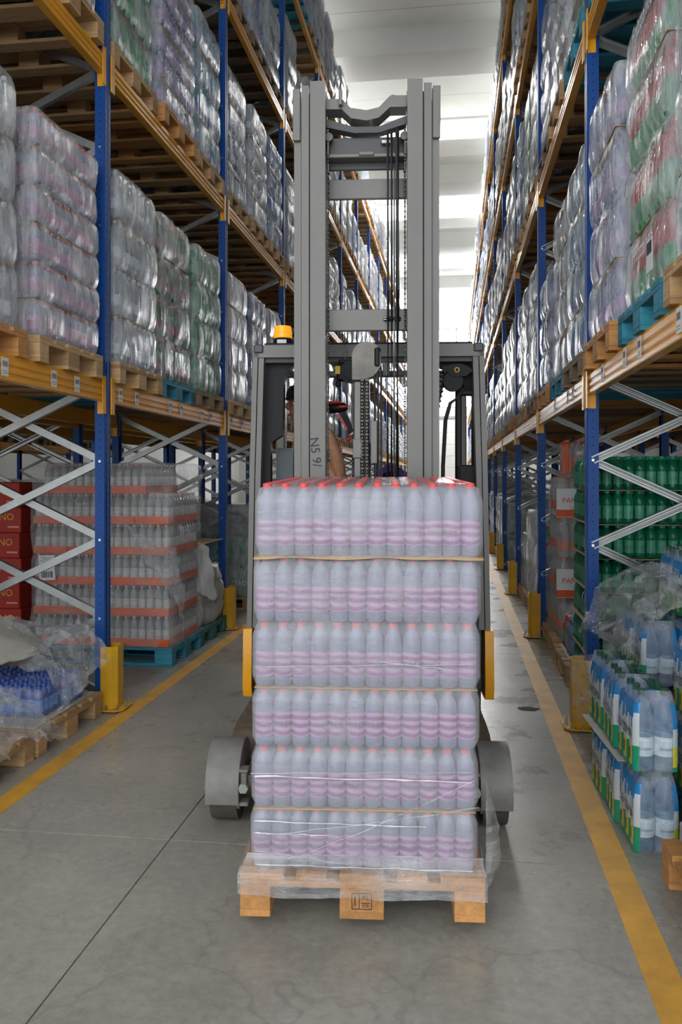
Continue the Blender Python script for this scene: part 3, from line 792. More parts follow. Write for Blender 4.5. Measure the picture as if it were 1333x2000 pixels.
def heap(label, pts, seed, mtl=None, crump=.05, n=44, cat='plastic film', group=None, name='loose_film', thick=0, fn=None):
    """crumpled sheet: bilinear patch of four corner points (nx by ny control points), noise displaced. pts = rows of control points"""
    mb = MB(); rows, cols = len(pts), len(pts[0]); P = [[Vector(p) for p in r] for r in pts]
    c = Vector((0, 0, 0)); 
    for r in P:
        for p in r: c += p
    c /= rows * cols; c.z = min(p.z for r in P for p in r)
    def cat_(a, b, cc, d, t): return .5 * ((2 * b) + (-a + cc) * t + (2 * a - 5 * b + 4 * cc - d) * t * t + (-a + 3 * b - 3 * cc + d) * t ** 3)
    def row_at(r, u):
        f = u * (cols - 1); i = min(int(f), cols - 2); t = f - i
        return cat_(r[max(i - 1, 0)], r[i], r[i + 1], r[min(i + 2, cols - 1)], t)
    for a in range(n + 1):
        for b in range(n + 1):
            rr = [row_at(r, a / n) for r in P]; f = b / n * (rows - 1); i = min(int(f), rows - 2); t = f - i
            p = cat_(rr[max(i - 1, 0)], rr[i], rr[i + 1], rr[min(i + 2, rows - 1)], t)
            q = p * 7 + Vector((seed * 3.3, 0, 0)); nv = noise.noise_vector(q) * crump + noise.noise_vector(q * 3.1) * crump * .45 + noise.noise_vector(q * 7) * crump * .16
            r_ = 1 - 2 * abs(noise.noise(q * 1.7)); nv.z += r_ * crump * .5
            p = p + nv; p.z = max(p.z, .004); mb.v.append(tuple(p - c))
    for a in range(n):
        for b in range(n): mb.f.append((a * (n + 1) + b, (a + 1) * (n + 1) + b, (a + 1) * (n + 1) + b + 1, a * (n + 1) + b + 1)); mb.m.append(0)
    o = part(name, mb, mtl or F_loose, None, tuple(c), smooth=40 if not thick else 60)
    if thick: m_ = o.modifiers.new('thickness', 'SOLIDIFY'); m_.thickness = thick
    return tag(o, label, cat, group)

# ------------------------------------------------------------------ left rack, ground level
pallet('pale wooden pallet under the small blue bottles, left rack ground, beside the yellow guard', (-2.79, 4.50, .001), 0, M_wood, group=None)
pallet('pale wooden pallet at the bottom left edge of the photo, nearest on the left', (-2.79, 3.66, .001), 0, M_wood, group=None)
mb = MB(); mb.box((0, 0, 0), (1.16, .76, .004), .001); tag(part('board_sheet', mb, M_sheet, None, (-2.80, 4.50, .148)), 'grey board sheet lying on the pallet under the small blue bottles', 'board')
# small blue bottle packs, 4 x 6
def small_pack(key, nx, ny, r, h, label, loc, rz=0, group=None, proto=[]):
    t = thing('bottle_pack', label, 'bottle pack', loc, rz, group); bm_ = bottle_mesh(r, h, key, 'round', 12)
    for i in range(nx):
        for j in range(ny): new_obj('bottle', bm_, t, (-(nx - 1) * r + i * 2 * r, -(ny - 1) * r + j * 2 * r, .002))
    sh = shell(nx * 2 * r + .004, ny * 2 * r + .004, [0, h * .85], 3, n_u=64, rows=6, bulge=.001, wrink=.004, rad=.025); part('shrink_film', sh, F_clear, t, smooth=80)
    return t
q = 0
for j, y in enumerate((4.66, 4.40)):
    for i in range(3 if j == 0 else 2):
        x = -2.42 - .345 * i - (.0 if j == 0 else .02)
        small_pack('sea', 6, 4, .028, .175, 'shrink wrapped pack of small navy blue bottles, %s row, %s from the aisle' % (('back', 'front')[j], ('first', 'second', 'third')[i]), (x, y, .1505), 0, 'packs of small blue bottles')
small_pack('aqua', 4, 3, .042, .20, 'pale blue bottle pack half under film at the bottom left edge', (-2.46, 3.60, .146), 0)
# grey beige board and clear film heaps over the blue packs
heap('beige padded sheet draped over the back of the blue bottle packs', [[(-3.1, 4.20, .50), (-2.75, 4.20, .52), (-2.50, 4.24, .46)], [(-3.1, 4.5, .60), (-2.72, 4.5, .60), (-2.42, 4.5, .45)], [(-3.1, 4.8, .62), (-2.7, 4.8, .58), (-2.48, 4.8, .42)]], 4, M_sheet, .012, 20, 'sheet', name='padded_sheet', thick=.012)
heap('crumpled clear film heap over the small blue bottle packs, touching the left yellow guard', [[(-3.1, 4.55, .62), (-2.7, 4.5, .44), (-2.35, 4.42, .37), (-2.22, 4.38, .14)], [(-3.1, 4.75, .66), (-2.7, 4.72, .60), (-2.35, 4.68, .50), (-2.16, 4.6, .26)], [(-3.1, 4.95, .55), (-2.7, 4.92, .50), (-2.35, 4.92, .56), (-2.13, 4.9, .34)]], 8, None, .055)
heap('torn clear film hanging over the nearest left pallet', [[(-2.9, 3.3, .30), (-2.5, 3.3, .36), (-2.27, 3.34, .24), (-2.13, 3.4, .10)], [(-2.9, 3.75, .42), (-2.5, 3.75, .46), (-2.25, 3.75, .38), (-2.10, 3.8, .17)], [(-2.9, 4.05, .40), (-2.5, 4.1, .36), (-2.25, 4.2, .22), (-2.12, 4.32, .05)]], 15, None, .05)
# glass bottle trays on the blue pallet
pallet('blue painted pallet under the orange-trayed glass bottles', (-2.79, 6.60, .001), 0, M_woodb, group=None)
t = thing('tray_load', 'film wrapped stack of glass bottles in orange trays on a blue pallet', 'bottle load', (-2.79, 6.60, .146))
rg, hg, thg = .0335, .232, .243; ng, mg = 17, 11; bm_ = bottle_mesh(rg, hg, 'glass', 'round', 12); rn = random.Random(4)
mbl = MB()
for k in range(6):
    xs = 13 if k == 5 else ng
    x0 = -.575 + (0 if k < 5 else .08)
    for i in range(xs):
        for j in range(mg):
            p = (x0 + rg + i * 2 * rg, -.37 + rg + j * 2 * rg, k * thg + .008)
            if j == 0 or i == xs - 1: new_obj('bottle', bm_, t, p, (0, 0, rn.uniform(0, 6)))
            elif j < 3 or i > xs - 4: mbl.lathe(low_prof(rg, hg), p, n=6)
    # trays: low walls, each a part
    nt = 4 if k < 5 else 3; wt = xs * 2 * rg / nt
    for q in range(nt):
        for jj in range(2):
            cx = x0 + wt * (q + .5); cyy = -.37 + (.1845 + .369 * jj); hw, hd = wt / 2 - .001, .1845 - .001
            mb = MB(); mb.box((0, 0, .003), (2 * hw, 2 * hd, .004)); hh = .062
            mb.box((0, -hd - .0015, hh / 2), (2 * hw, .003, hh)); mb.box((0, hd + .0015, hh / 2), (2 * hw, .003, hh)); mb.box((hw - .001, 0, hh / 2), (.003, 2 * hd + .006, hh)); mb.box((-hw + .001, 0, hh / 2), (.003, 2 * hd + .006, hh))
            tr = part('tray', mb, M_tray, t, (cx, cyy, k * thg + .001))
            if jj == 0: 
                mb = MB(); 
                for a in range(3): mb.lathe([(.008, 0), (.008, .001)], (0, 0, 0), 8)
                lettering('5 bes', .026, M_white, tr, (.02, -hd - .0045, .030)) if False else None
o = part('bottle_rows', mbl, BM['glass'], t, smooth=60); o['kind'] = 'stuff'
sh = shell(1.20, .79, [0, thg, 2 * thg, 3 * thg, 4 * thg, 5 * thg, 6 * thg - .01], 5, n_u=130, rows=8, bulge=.012, wrink=.030, rad=.05, skirt=.0)
F_tray = film_mat('thin_glossy_film', .03, .34, (.86, .88, .90), scale=8, streak=(1.0, 1.0, 12), rough=.15, bstr=.8, bscale=14)
part('stretch_film', sh, F_tray, t, smooth=80)
mb = MB(); mb.box((0, 0, 0), (.135, .002, .20)); ps = part('paper_label', mb, M_white, t, (-.44, -.412, .62), (0, R(-3), 0))
mb = MB(); rn = random.Random(9)
for z, hh in ((-.055, .05),):
    x = -.05
    while x < .05: ww = rn.choice((.002, .004, .006)); mb.box((x, -.0014, z), (ww, .001, hh)); x += ww + rn.choice((.003, .004))
for k in range(9): mb.box((-.052 + rn.uniform(.03, .05), -.0014, .08 - k * .0115), (rn.uniform(.05, .09), .001, .003))
part('print', mb, M_ink, ps)
heap('torn glossy film flap hanging down the corner of the orange tray stack', [[(-2.55, 6.14, 1.10), (-2.35, 6.13, 1.0), (-2.15, 6.16, .95)], [(-2.45, 6.13, .92), (-2.28, 6.10, .80), (-2.11, 6.2, .75)], [(-2.2, 6.14, .60), (-2.12, 6.16, .45), (-2.10, 6.2, .20)]], 21, None, .035, 34)
# low grey sheeted load beyond it
pallet('green painted pallet under the low sheet covered load, left rack ground', (-2.79, 7.36, .001), 0, mat('green_painted_wood', (.06, .20, .18), .8, var=.3), group=None)
t = thing('covered_load', 'low load of upright blue cans under cardboard and torn white sheet', 'covered load', (-2.79, 7.365, .146))
mb = MB(); mb.box((0, 0, .27), (1.10, .72, .54), .03)
o = part('sheeted_block', shell(1.12, .70, [0, .18, .36, .53], 31, n_u=80, rows=6, bulge=.02, wrink=.05, rad=.05), mat('white_plastic_sheet', (.55, .55, .54), .45, var=.08, bump=.3, bscale=12), t, smooth=80)
mb = MB(); mb.box((.1, 0, .745), (.95, .72, .006), .001); part('cardboard_sheet', mb, M_card, t, (0, 0, .0))
mc = mat('blue_can', (.12, .26, .34), .35, var=.2, scale=30)
canm = MB(); canm.lathe([(.028, 0), (.032, .01), (.032, .17), (.026, .185), (.026, .19)], n=10); canm = canm.mesh('can', mc)
for i in range(14):
    for j in range(10):
        if j < 1 or i > 12: new_obj('can', canm, t, (-.36 + i * .066, -.30 + j * .066, .553))
heap('loose white sheet flap hanging beside the blue cans', [[(-2.42, 7.02, .90), (-2.28, 7.0, .92), (-2.16, 7.06, .86)], [(-2.40, 7.0, .72), (-2.26, 6.97, .66), (-2.12, 7.1, .64)], [(-2.36, 7.0, .60), (-2.22, 6.99, .46), (-2.12, 7.12, .40)]], 33, MATS['white_plastic_sheet'], .03, 22, 'sheet', name='sheet_flap')
# left bay 3 and beyond, ground level
def gl(label, x, y, sd, key, tiers, small, lod=0, pm=None, jit=0):
    rz = 0 if sd < 0 else math.pi
    pallet('wooden pallet under the ' + label, (x, y, .001), rz, pm or M_wood, full=lod == 0, group='pallets on the ground')
    return load(label, (x, y, PH + .002), sd, key, tiers, small, 2, lod, 'ground level loads', sheets=False)
o = gl('film wrapped green-labelled pack load, left ground, third bay', -2.79, 9.32, -1, 'green', 2, 0)
lettering('ZERO', .075, M_white, o, (.42, -.43, .16)); 
gl('grey film wrapped load, left ground, third bay behind the green one', -2.79, 10.10, -1, 'silver', 3, 0, 1)
heap('grey stretch film draped over the green-labelled packs, left ground', [[(-3.3, 9.1, 1.0), (-2.8, 9.1, .95), (-2.3, 9.12, .75)], [(-3.3, 9.5, 1.25), (-2.8, 9.5, 1.15), (-2.2, 9.5, .82)], [(-3.3, 9.95, 1.1), (-2.8, 9.95, 1.0), (-2.2, 9.95, .7)]], 41, None, .06, 34)
# ------------------------------------------------------------------ right rack, ground level
pallet('orange wooden pallet corner at the right edge of the photo, nearest on the right', (1.375, 2.80, .001), math.pi, M_woodo, group=None)
mb = MB(); mb.box((0, 0, 0), (1.14, .74, .10), .02); tag(part('foam_sheet', mb, mat('grey_foam', (.34, .36, .38), .7, var=.1), None, (1.395, 2.80, .196)), 'grey foam sheet on the orange wooden pallet at the right edge', 'foam sheet')
pallet('blue painted pallet under the nearest water packs, right ground', (1.58, 3.66, .001), math.pi, M_woodb, group=None)
pallet('wooden pallet under the torn pile of water packs, right ground', (1.50, 4.52, .001), math.pi, M_wood, group=None)
# six pack of 1.5 litre water
M_pblue = mat('printed_blue_film', (.03, .30, .70), .25, var=.1, scale=14, alpha=.8, spec=.8)
M_pwhite = mat('printed_white_film', (.72, .77, .80), .28, var=.05, alpha=.85, spec=.8)
M_pyel = mat('printed_yellow_film', (.78, .72, .04), .28, var=.12, scale=22)
M_pgreen = mat('printed_green_film', (.02, .30, .17), .28, var=.1)
M_pred = mat('printed_brown_spot', (.22, .03, .02), .4, var=.1)
M_capg = mat('dark_green_cap', (.012, .075, .045), .4, var=.05)
def six_pack_proto():
    t = thing('water_pack', 'x', 'water pack', (0, 0, 0)); r, h = .043, .318
    bm_ = bottle_mesh(r, h, 'water', 'big', 16)
    lab = MB(); n = 16
    for k in range(n):
        a0 = 2 * math.pi * k / n; a1 = 2 * math.pi * (k + 1) / n; rr = r + .0008
        lab.add([(rr * math.cos(a0), rr * math.sin(a0), .07), (rr * math.cos(a1), rr * math.sin(a1), .07), (rr * math.cos(a1), rr * math.sin(a1), .118), (rr * math.cos(a0), rr * math.sin(a0), .118)], [(0, 1, 2, 3)])
        pk = .118 + (.014 if k % 2 else .006)
        lab.add([(rr * math.cos(a0), rr * math.sin(a0), .118), (rr * math.cos(a1), rr * math.sin(a1), .118), (rr * math.cos((a0 + a1) / 2), rr * math.sin((a0 + a1) / 2), pk)], [(0, 1, 2)])
    lm = lab.mesh('label', mat('pale_blue_label', (.55, .70, .82), .4, var=.25, scale=40))
    cm = MB(); cm.lathe([(.0150, .294), (.0155, .296), (.0155, .316), (.013, .319)], n=14); cmm = cm.mesh('cap', M_capg)
    for i in range(2):
        for j in range(3):
            b = new_obj('bottle', bm_, t, (-r + 2 * r * i, -2 * r + 2 * r * j, .001))
            new_obj('cap', cmm, b); new_obj('label', lm, b)
            if j == 0: lettering('LEVISSIMA', .0145, M_ink, b, (0, 0, .088), bend=r + .0018)
    # film round the six bottles, scalloped where the bottles push it out, printed on both long sides
    mats = [F_clear, M_pblue, M_pwhite, M_pyel, M_pgreen, M_pred]; mb = MB()
    def outl(z):
        f = z / h; w = 1.0 if f < .62 else 1.0 - .55 * ((f - .62) / .38) ** 1.7
        pts = []
        for sx, y0, y1 in ((1, -1, 1), (-1, 1, -1)):
            for k in range(25):
                y = (y0 + (y1 - y0) * k / 24) * 3 * r; yl = ((y + 3 * r) % (2 * r)) - r
                sc = math.sqrt(max(0, 1 - (yl / r) ** 2)); ex = r + r * w * (.80 + .20 * sc) + .0022
                e = abs(y) / (3 * r); ex = ex if e < .93 else ex - r * .35 * (e - .93) / .07
                pts.append((sx * ex, y * (1 if f < .62 else 1 - .10 * (f - .62) / .38)))
            # short end: two scallops
            for k in range(1, 10):
                x = (1 - 2 * k / 10) * sx * (2 * r * (.82 if True else 1)); xl = ((x + 2 * r) % (2 * r)) - r
                sc = math.sqrt(max(0, 1 - (xl / r) ** 2)); ey = 2 * r + r * w * (.78 + .22 * sc) + .0035
                pts.append((x * (.5 + .5 * w), ey * (1 if sx > 0 else -1)))
        return pts
    zs = [.002, .02, .04, .055, .07, .085, .10, .115, .13, .15, .17, .19, .21, .23, .25, .27, .285, .30, .318]
    rows = [outl(z) for z in zs]; n = len(rows[0])
    for z, rw in zip(zs, rows): mb.v += [(p[0], p[1], z) for p in rw]
    for a in range(len(zs) - 1):
        for k in range(n):
            zc = (zs[a] + zs[a + 1]) / 2; k2 = (k + 1) % n; side = (k < 24) or (34 <= k < 58)
            kk = k if k < 24 else k - 34
            if side:
                peak = .18 + .035 * abs(math.sin(kk * .9)) + .015 * math.sin(kk * 2.3)
                mi = 4 if zc < .03 else 3 if zc < .105 else 2 if zc < peak else 1 if zc < .262 else 0
                if mi == 3 and kk % 8 in (2, 3) and .045 < zc < .09: mi = 5
                if mi == 3 and kk % 8 in (6, 7): mi = 4
            else: mi = 0
            mb.f.append((a * n + k, a * n + k2, (a + 1) * n + k2, (a + 1) * n + k)); mb.m.append(mi)
    fl = part('printed_wrap', mb, mats, t, smooth=60)
    for sx in (1, -1):
        lettering('LEVISSIMA', .052, M_ink, t, (sx * (2 * r + .0055), 0, .142), (0, 0, sx * math.pi / 2), name='wrap_lettering')
    mb = MB(); pts = [(0, -.09 + .18 * k / 8, .319 + .014 * math.sin(math.pi * k / 8)) for k in range(9)]
    vs = []; 
    for p in pts: vs += [(p[0] - .012, p[1], p[2]), (p[0] + .012, p[1], p[2])]
    mb.add(vs, [(2 * k, 2 * k + 1, 2 * k + 3, 2 * k + 2) for k in range(8)]); part('carry_handle', mb, M_capg, t)
    return reg(t)
sp0 = six_pack_proto(); first = [True]
def six_pack(label, loc, rz=0, group='packs of large water bottles', tilt=0):
    t = sp0 if first[0] else copy_tree(sp0); first[0] = False
    t.location = loc; t.rotation_euler = (tilt, 0, rz); t['label'] = label; t['group'] = group; return t
HP = .322
PK = ('front', 'middle', 'rear')
for tier in range(2):
    for j in range(3):
        dx = (.0, -.018, -.030)[j] + (-.012 if tier else 0)
        six_pack('water bottle pack on the floor stack, %s tier, %s pack' % (('lower', 'upper')[tier], PK[j]), (.80 + dx, 3.50 + .272 * j + (.0 if tier else .02), .001 + (HP + .008) * tier), R((1, -2, 2)[j]) + (.03 if tier else 0))
mb = MB(); mb.box((0, 0, 0), (.21, .66, .003), .001); tag(part('white_card', mb, M_sheet, None, (.755, 3.84, .3265), (0, R(-1), R(4))), 'white card between the two tiers of floor stacked water packs', 'card')
q = 0
for (nm, cx, cy_, rows_) in (('near', 1.06, 3.42, (3, 3, 3)), ('far', .985, 4.30, (3, 3, 2))):
    for tier, cnt in enumerate((3, 3, 2) if nm == 'near' else (3, 3, 3)):
        for a in range(4):
            for b in range(2 if nm == 'near' else 2):
                if tier == 2 and nm == 'near': continue
                if tier == 2 and nm == 'far' and (a == 0 or b == 0 and a > 1): continue
                x = cx + .18 * a + (.02 * tier if nm == 'far' else 0); y = cy_ + .275 * b
                z = .146 + (HP + .006) * tier
                q += 1
                six_pack('water pack in the %s pallet pile, %s tier, %s row, %s from the aisle' % (nm, ('bottom', 'second', 'top')[tier], ('front', 'back')[b], ('first', 'second', 'third', 'fourth')[a]), (x, y, z), R(random.uniform(-2, 2)), 'water packs piled on pallets')
heap('crumpled film torn open over the far pile of water packs, beside the blue post', [[(.84, 4.15, .55), (.98, 4.15, .80), (1.2, 4.12, .84), (1.6, 4.1, .82)], [(.78, 4.5, .60), (.92, 4.45, .90), (1.15, 4.4, 1.02), (1.6, 4.4, .9)], [(.74, 4.86, .62), (.86, 4.86, .86), (1.2, 4.8, 1.02), (1.6, 4.8, 1.0)]], 51, None, .05)
heap('loose clear film bunched low on the yellow guard of the right rack', [[(.70, 4.95, .42), (.78, 4.92, .46), (.90, 4.90, .50)], [(.68, 4.94, .28), (.78, 4.88, .30), (.90, 4.86, .34)], [(.72, 4.96, .06), (.80, 4.92, .03), (.90, 4.88, .03)]], 57, None, .04, 26)
heap('clear film hanging over the near pile of water packs at the right edge', [[(.93, 3.28, .56), (1.15, 3.2, .84), (1.5, 3.2, .86)], [(.905, 3.22, .36), (1.10, 3.14, .50), (1.5, 3.1, .5)], [(.93, 3.22, .18), (1.14, 3.12, .16), (1.5, 3.1, .2)]], 61, None, .045)
# jade green bottle stack behind the first right frame
pallet('wooden pallet under the tall stack of green bottles, right ground, second bay', (1.43, 5.60, .001), math.pi, M_wood, group=None)
grid_load('tall unwrapped stack of jade green bottles in seven tiers behind the first right post', (1.43, 5.60, .146), 1, 'jade', 18, 12, 7, .0325, .207, n=14, seed=3)
# colourful low packs on a pallet, then tall orange labelled packs
pallet('wooden pallet with low mixed packs, right ground, second bay', (1.40, 6.42, .001), math.pi, M_wood, group=None)
mb = MB(); mb.box((0, 0, 0), (1.14, .74, .004)); tag(part('board_sheet', mb, M_white, None, (1.42, 6.42, .148)), 'white board sheet on the pallet with low mixed packs', 'board')
small_pack('blue', 3, 3, .045, .26, 'low blue pack on the mixed pallet, right ground, nearest the aisle', (.99, 6.30, .151), 0)
small_pack('green', 3, 2, .045, .26, 'low green pack beside the blue pack on the mixed pallet', (1.27, 6.28, .151), 0)
small_pack('redgreen', 3, 3, .045, .24, 'red and green pack behind the blue pack on the mixed pallet', (1.0, 6.62, .151), 0)
heap('clear film with coloured scraps over the low mixed packs', [[(.84, 6.2, .40), (1.0, 6.15, .48), (1.3, 6.15, .44)], [(.84, 6.4, .46), (1.0, 6.4, .54), (1.3, 6.4, .5)], [(.86, 6.6, .44), (1.0, 6.6, .5), (1.3, 6.6, .46)]], 71, None, .04, 26)
pallet('wooden pallet under the tall orange-labelled pack stack, right ground', (1.42, 7.40, .001), math.pi, M_wood, group=None)
o = grid_load('tall film wrapped stack of clear bottles with orange labels, second bay of the right rack', (1.42, 7.40, .146), 1, 'orange', 12, 8, 4, .045, .33, kind='big', film=F_clear, seed=6, sheets=False)
for zz in (.46, 1.13):
    mb = MB(); mb.box((0, 0, 0), (.30, .002, .24), .001)
    lb = part('printed_panel', mb, M_white, o, (.415, .385, zz))
    lettering('PANNA', .062, M_red, lb, (0, .0018, .02), (0, 0, math.pi)); 
    mb = MB(); mb.box((0, .0012, -.085), (.30, .001, .06)); part('orange_band', mb, mat('orange_print', (.80, .12, .03), .4, var=.1), lb)
o = small_pack('orange', 3, 2, .045, .32, 'orange and clear bottle pack standing on top of the orange-labelled stack', (1.05, 7.20, 1.485), 0)
mb = MB()
for x in (-.10, .10): mb.box((x, 0, .16), (.07, .19, .29), .02)
part('orange_band', mb, MATS['orange_print'], o)
gl('wrapped red and green bottle load, right ground, third bay, low', 1.42, 8.45, 1, 'dkgreen', 2, 0)
small_pack('redgreen', 3, 2, .045, .32, 'red and green pack standing on the low load, right ground, third bay', (1.0, 8.3, .81), 0)
gl('film wrapped clear bottle load, right ground, third bay, middle', 1.42, 9.35, 1, 'clear', 3, 0, 1)
gl('film wrapped grey bottle load, right ground, third bay, far', 1.42, 10.2, 1, 'silver', 2, 0, 1)
rq = random.Random(3)
for (sd, xp, rz, sn) in SIDES:
    for b in range(4, NI):
        for s_ in range(3):
            if rq.random() < .12: continue
            yc = YP0 + BAY * (b - 2) + BAY + .5 - .05 + .9 * s_
            if sd < 0 and b == 3: continue
            key = rq.choice(KEYS); gl('wrapped %s load, %s ground, %s bay, %s place' % (DESC[key], sn, ORD[b], SLOTN[s_]), xp + sd * .57, yc, sd, key, rq.choice((2, 3, 3, 4)), 0, 1)

# ------------------------------------------------------------------ racks back to back behind both racks, and one across the next aisle
for (nm, xf, rz, sd) in (('second left rack', -4.86, math.pi, -1), ('far left rack', -8.0, 0, -1), ('second right rack', 3.43, 0, 1)):
    for k in range(-1, 6):
        frame('blue upright frame of the %s, %s frame from the camera' % (nm, 'outermost' if k < 0 else ORD[k]), xf, YP0 + BAY * k, rz, False, False, bracez=9)
    xr = xf + (-DEP if rz == 0 else DEP)
    for b in range(6):
        y = YP0 + BAY * (b - 1) + .046
        for L in range(2):
            beam('orange beam of the %s on its aisle side, %s shelf, %s bay' % (nm, LEVN[L + 1], ORD[b]), xf + (.036 if rz == 0 else -.036), y, LEV[L], rz, (), 2)
            beam('orange beam of the %s on its back side, %s shelf, %s bay' % (nm, LEVN[L + 1], ORD[b]), xr + (-.036 if rz == 0 else .036), y, LEV[L], math.pi - rz, (), 2)
            for s_ in range(3):
                yc = YP0 + BAY * (b - 1) + .5 + .9 * s_; xc = (xf + xr) / 2
                if L == 1 and nm != 'second left rack': continue
                key = rq.choice(KEYS)
                where = '%s, %s shelf, %s bay, %s place' % (nm, LEVN[L + 1], ORD[b], SLOTN[s_])
                pallet('wooden pallet on the ' + where, (xc, yc, LEV[L] + .0005), rz, M_woodd, full=False, group='euro pallets on the racks behind')
                load('film wrapped load on the ' + where, (xc, yc, LEV[L] + PH + .001), 1 if rz == 0 else -1, key, 4, 0, 2, 1, 'loads on the racks behind')
# loads on the ground of the second left rack, seen through the first
def carton_stack(x, y, nxx, nyy, nz):
    pallet('wooden pallet under the red carton stack, second left rack', (x, y, .001), 0, M_woodd, full=False, group=None)
    cw, cdp, chh = .38, .29, .215
    for i in range(nxx):
        for k in range(nz):
            c_ = thing('carton', 'red carton behind the glass bottles, %s column from the aisle, %s from the floor' % (ORD[i] if i else 'first', ORD[k] if k else 'lowest'), 'carton', (x + (nxx - 1) * cw / 2 - i * (cw + .006) + (.006 if k % 2 else 0), y - .2, .146 + k * (chh + .002)), R(1.5 * (-1) ** k), 'red cartons behind the glass bottles')
            mb = MB(); mb.box((0, 0, chh / 2), (cw, cdp * 2, chh), .006); part('carton_body', mb, M_redcart, c_)
            lettering('INO', .085, M_gold, c_, (.05, -cdp - .002, chh * .62)); 
            mb = MB(); mb.box((.12, -cdp - .001, .05), (.10, .001, .014)); part('print', mb, mat('pink_print', (.75, .35, .25), .6, var=0), c_)
carton_stack(-4.25, 7.07, 3, 2, 6)
for k, (x, y, key, tiers, lab) in enumerate(((-4.31, 8.35, 'green', 4, 'green bottle load, second left rack'), (-4.31, 3.70, 'pink', 3, 'pink-capped bottle load, second left rack'), (-4.31, 9.25, 'silver', 3, 'grey bottle load, second left rack'), (-4.31, 11.15, 'violet', 3, 'violet bottle load, second left rack'),
        (-8.55, 6.45, 'pink', 4, 'pink bottle load, far left rack'), (-8.55, 8.35, 'orange', 4, 'orange bottle load, far left rack'), (-8.55, 9.25, 'clear', 4, 'clear bottle load, far left rack'), (-8.55, 11.15, 'redgreen', 4, 'red bottle load, far left rack'), (-8.55, 12.05, 'orange', 4, 'orange-labelled load at the end, far left rack'), (-8.55, 13.95, 'clear', 4, 'clear bottle load at the end, far left rack'),
        (2.88, 7.35, 'aqua', 2, 'light blue bottle load, second right rack'), (2.88, 9.25, 'clear', 3, 'clear bottle load, second right rack'), (2.88, 11.15, 'silver', 3, 'grey bottle load, second right rack'))):
    gl('film wrapped ' + lab, x, y, -1 if x < 0 else 1, key, tiers if tiers < 5 else 4, 0, 1)
# ------------------------------------------------------------------ the front pallet and its load (local frame shared with the truck)
TO = Vector((-.295, 2.651, 0)); TR = R(4.8)
def T2W(x, y, z=0): return (TO.x + x * math.cos(TR) - y * math.sin(TR), TO.y + x * math.sin(TR) + y * math.cos(TR), z)
ZP = .056
p0 = pallet('orange pine pallet carried by the reach truck in the middle of the aisle', T2W(0, .6, ZP), TR + math.pi / 2, M_woodo, group=None)
TILT = R(1.1); p0.rotation_euler = (0, -TILT, TR + math.pi / 2); p0.location.z += .6 * math.sin(TILT)
blk = [c for c in p0.children if c.name.startswith('block')]
# burnt stamp on the middle front block
fb = min(blk, key=lambda c: (c.location.x + .5275) ** 2 + c.location.y ** 2)
fb['label'] = 'front middle block with a burnt stamp'
mb = MB()
for a, b, c2, d2 in ((0, .026, .064, .002), (0, -.026, .064, .002), (-.032, 0, .002, .052), (.032, 0, .002, .052), (-.008, 0, .002, .052), (-.022, 0, .003, .03), (.012, -.006, .03, .002)):
    mb.box((-.0735, -a, b), (.001, c2, d2))
part('stamp_frame', mb, M_ink, fb)
lettering('AL', .022, M_ink, fb, (-.0745, -.012, .012), (0, 0, -math.pi / 2)); lettering('070', .015, M_ink, fb, (-.0745, -.012, -.015), (0, 0, -math.pi / 2))
LZ = [.2015, .405, .607, .806, 1.020, 1.238, 1.478]           # tier levels
OFF = [.002, .006, .009, .011, .014, .020]
rb = .0304; nb = 12; md = 18
t = thing('wrapped_load', 'six tiers of pink-capped water bottles wrapped in milky film on the orange pallet', 'wrapped load', T2W(0, .604, .6 * math.sin(TILT)), TR)
t.rotation_euler = (TILT, 0, TR)
mbl = MB(); rn = random.Random(2)
labm = MB(); n = 18
for k in range(n):
    a0 = 2 * math.pi * k / n; a1 = 2 * math.pi * (k + 1) / n; rr = rb + .0004
    labm.add([(rr * math.cos(a), rr * math.sin(a), z) for z in (0, .082) for a in (a0, a1)], [(0, 1, 3, 2)])
M_lab = bpy.data.materials.new('pink_wave_label'); M_lab.use_nodes = True; N = NT(M_lab); pb = N.n['Principled BSDF']; pb.inputs['Roughness'].default_value = .35
tc = N.new('ShaderNodeTexCoord'); wv = N.new('ShaderNodeTexWave', wave_type='BANDS', bands_direction='Z'); wv.inputs['Scale'].default_value = 13; wv.inputs['Distortion'].default_value = 2.2; wv.inputs['Detail'].default_value = 1; wv.inputs['Detail Scale'].default_value = 1.2
N.l.new(tc.outputs['Object'], wv.inputs['Vector']); N.l.new(N.ramp(wv.outputs['Fac'], [(.25, (.50, .42, .60)), (.45, (.70, .12, .33)), (.75, (.55, .09, .29)), (.9, (.20, .14, .36))]), pb.inputs['Base Color'])
labm = labm.mesh('label', M_lab)
capm = MB(); capm.lathe([(.0138, 0), (.0145, .002), (.0145, .016), (.012, .0185)], n=12); M_capp = mat('pink_red_cap', (.78, .10, .10), .35, var=.04); capm = capm.mesh('cap', M_capp)
def body_prof(r, h):
    return [(r * .80, 0, 0), (r * .98, .03 * h, 0), (r, .10 * h, 0), (r * .97, .14 * h, 0), (r * .98, .55 * h, 0), (r, .57 * h, 0), (r, .64 * h, 0), (r * .92, .74 * h, 0), (r * .66, .83 * h, 0), (r * .43, .89 * h, 0), (r * .40, .93 * h, 0)]
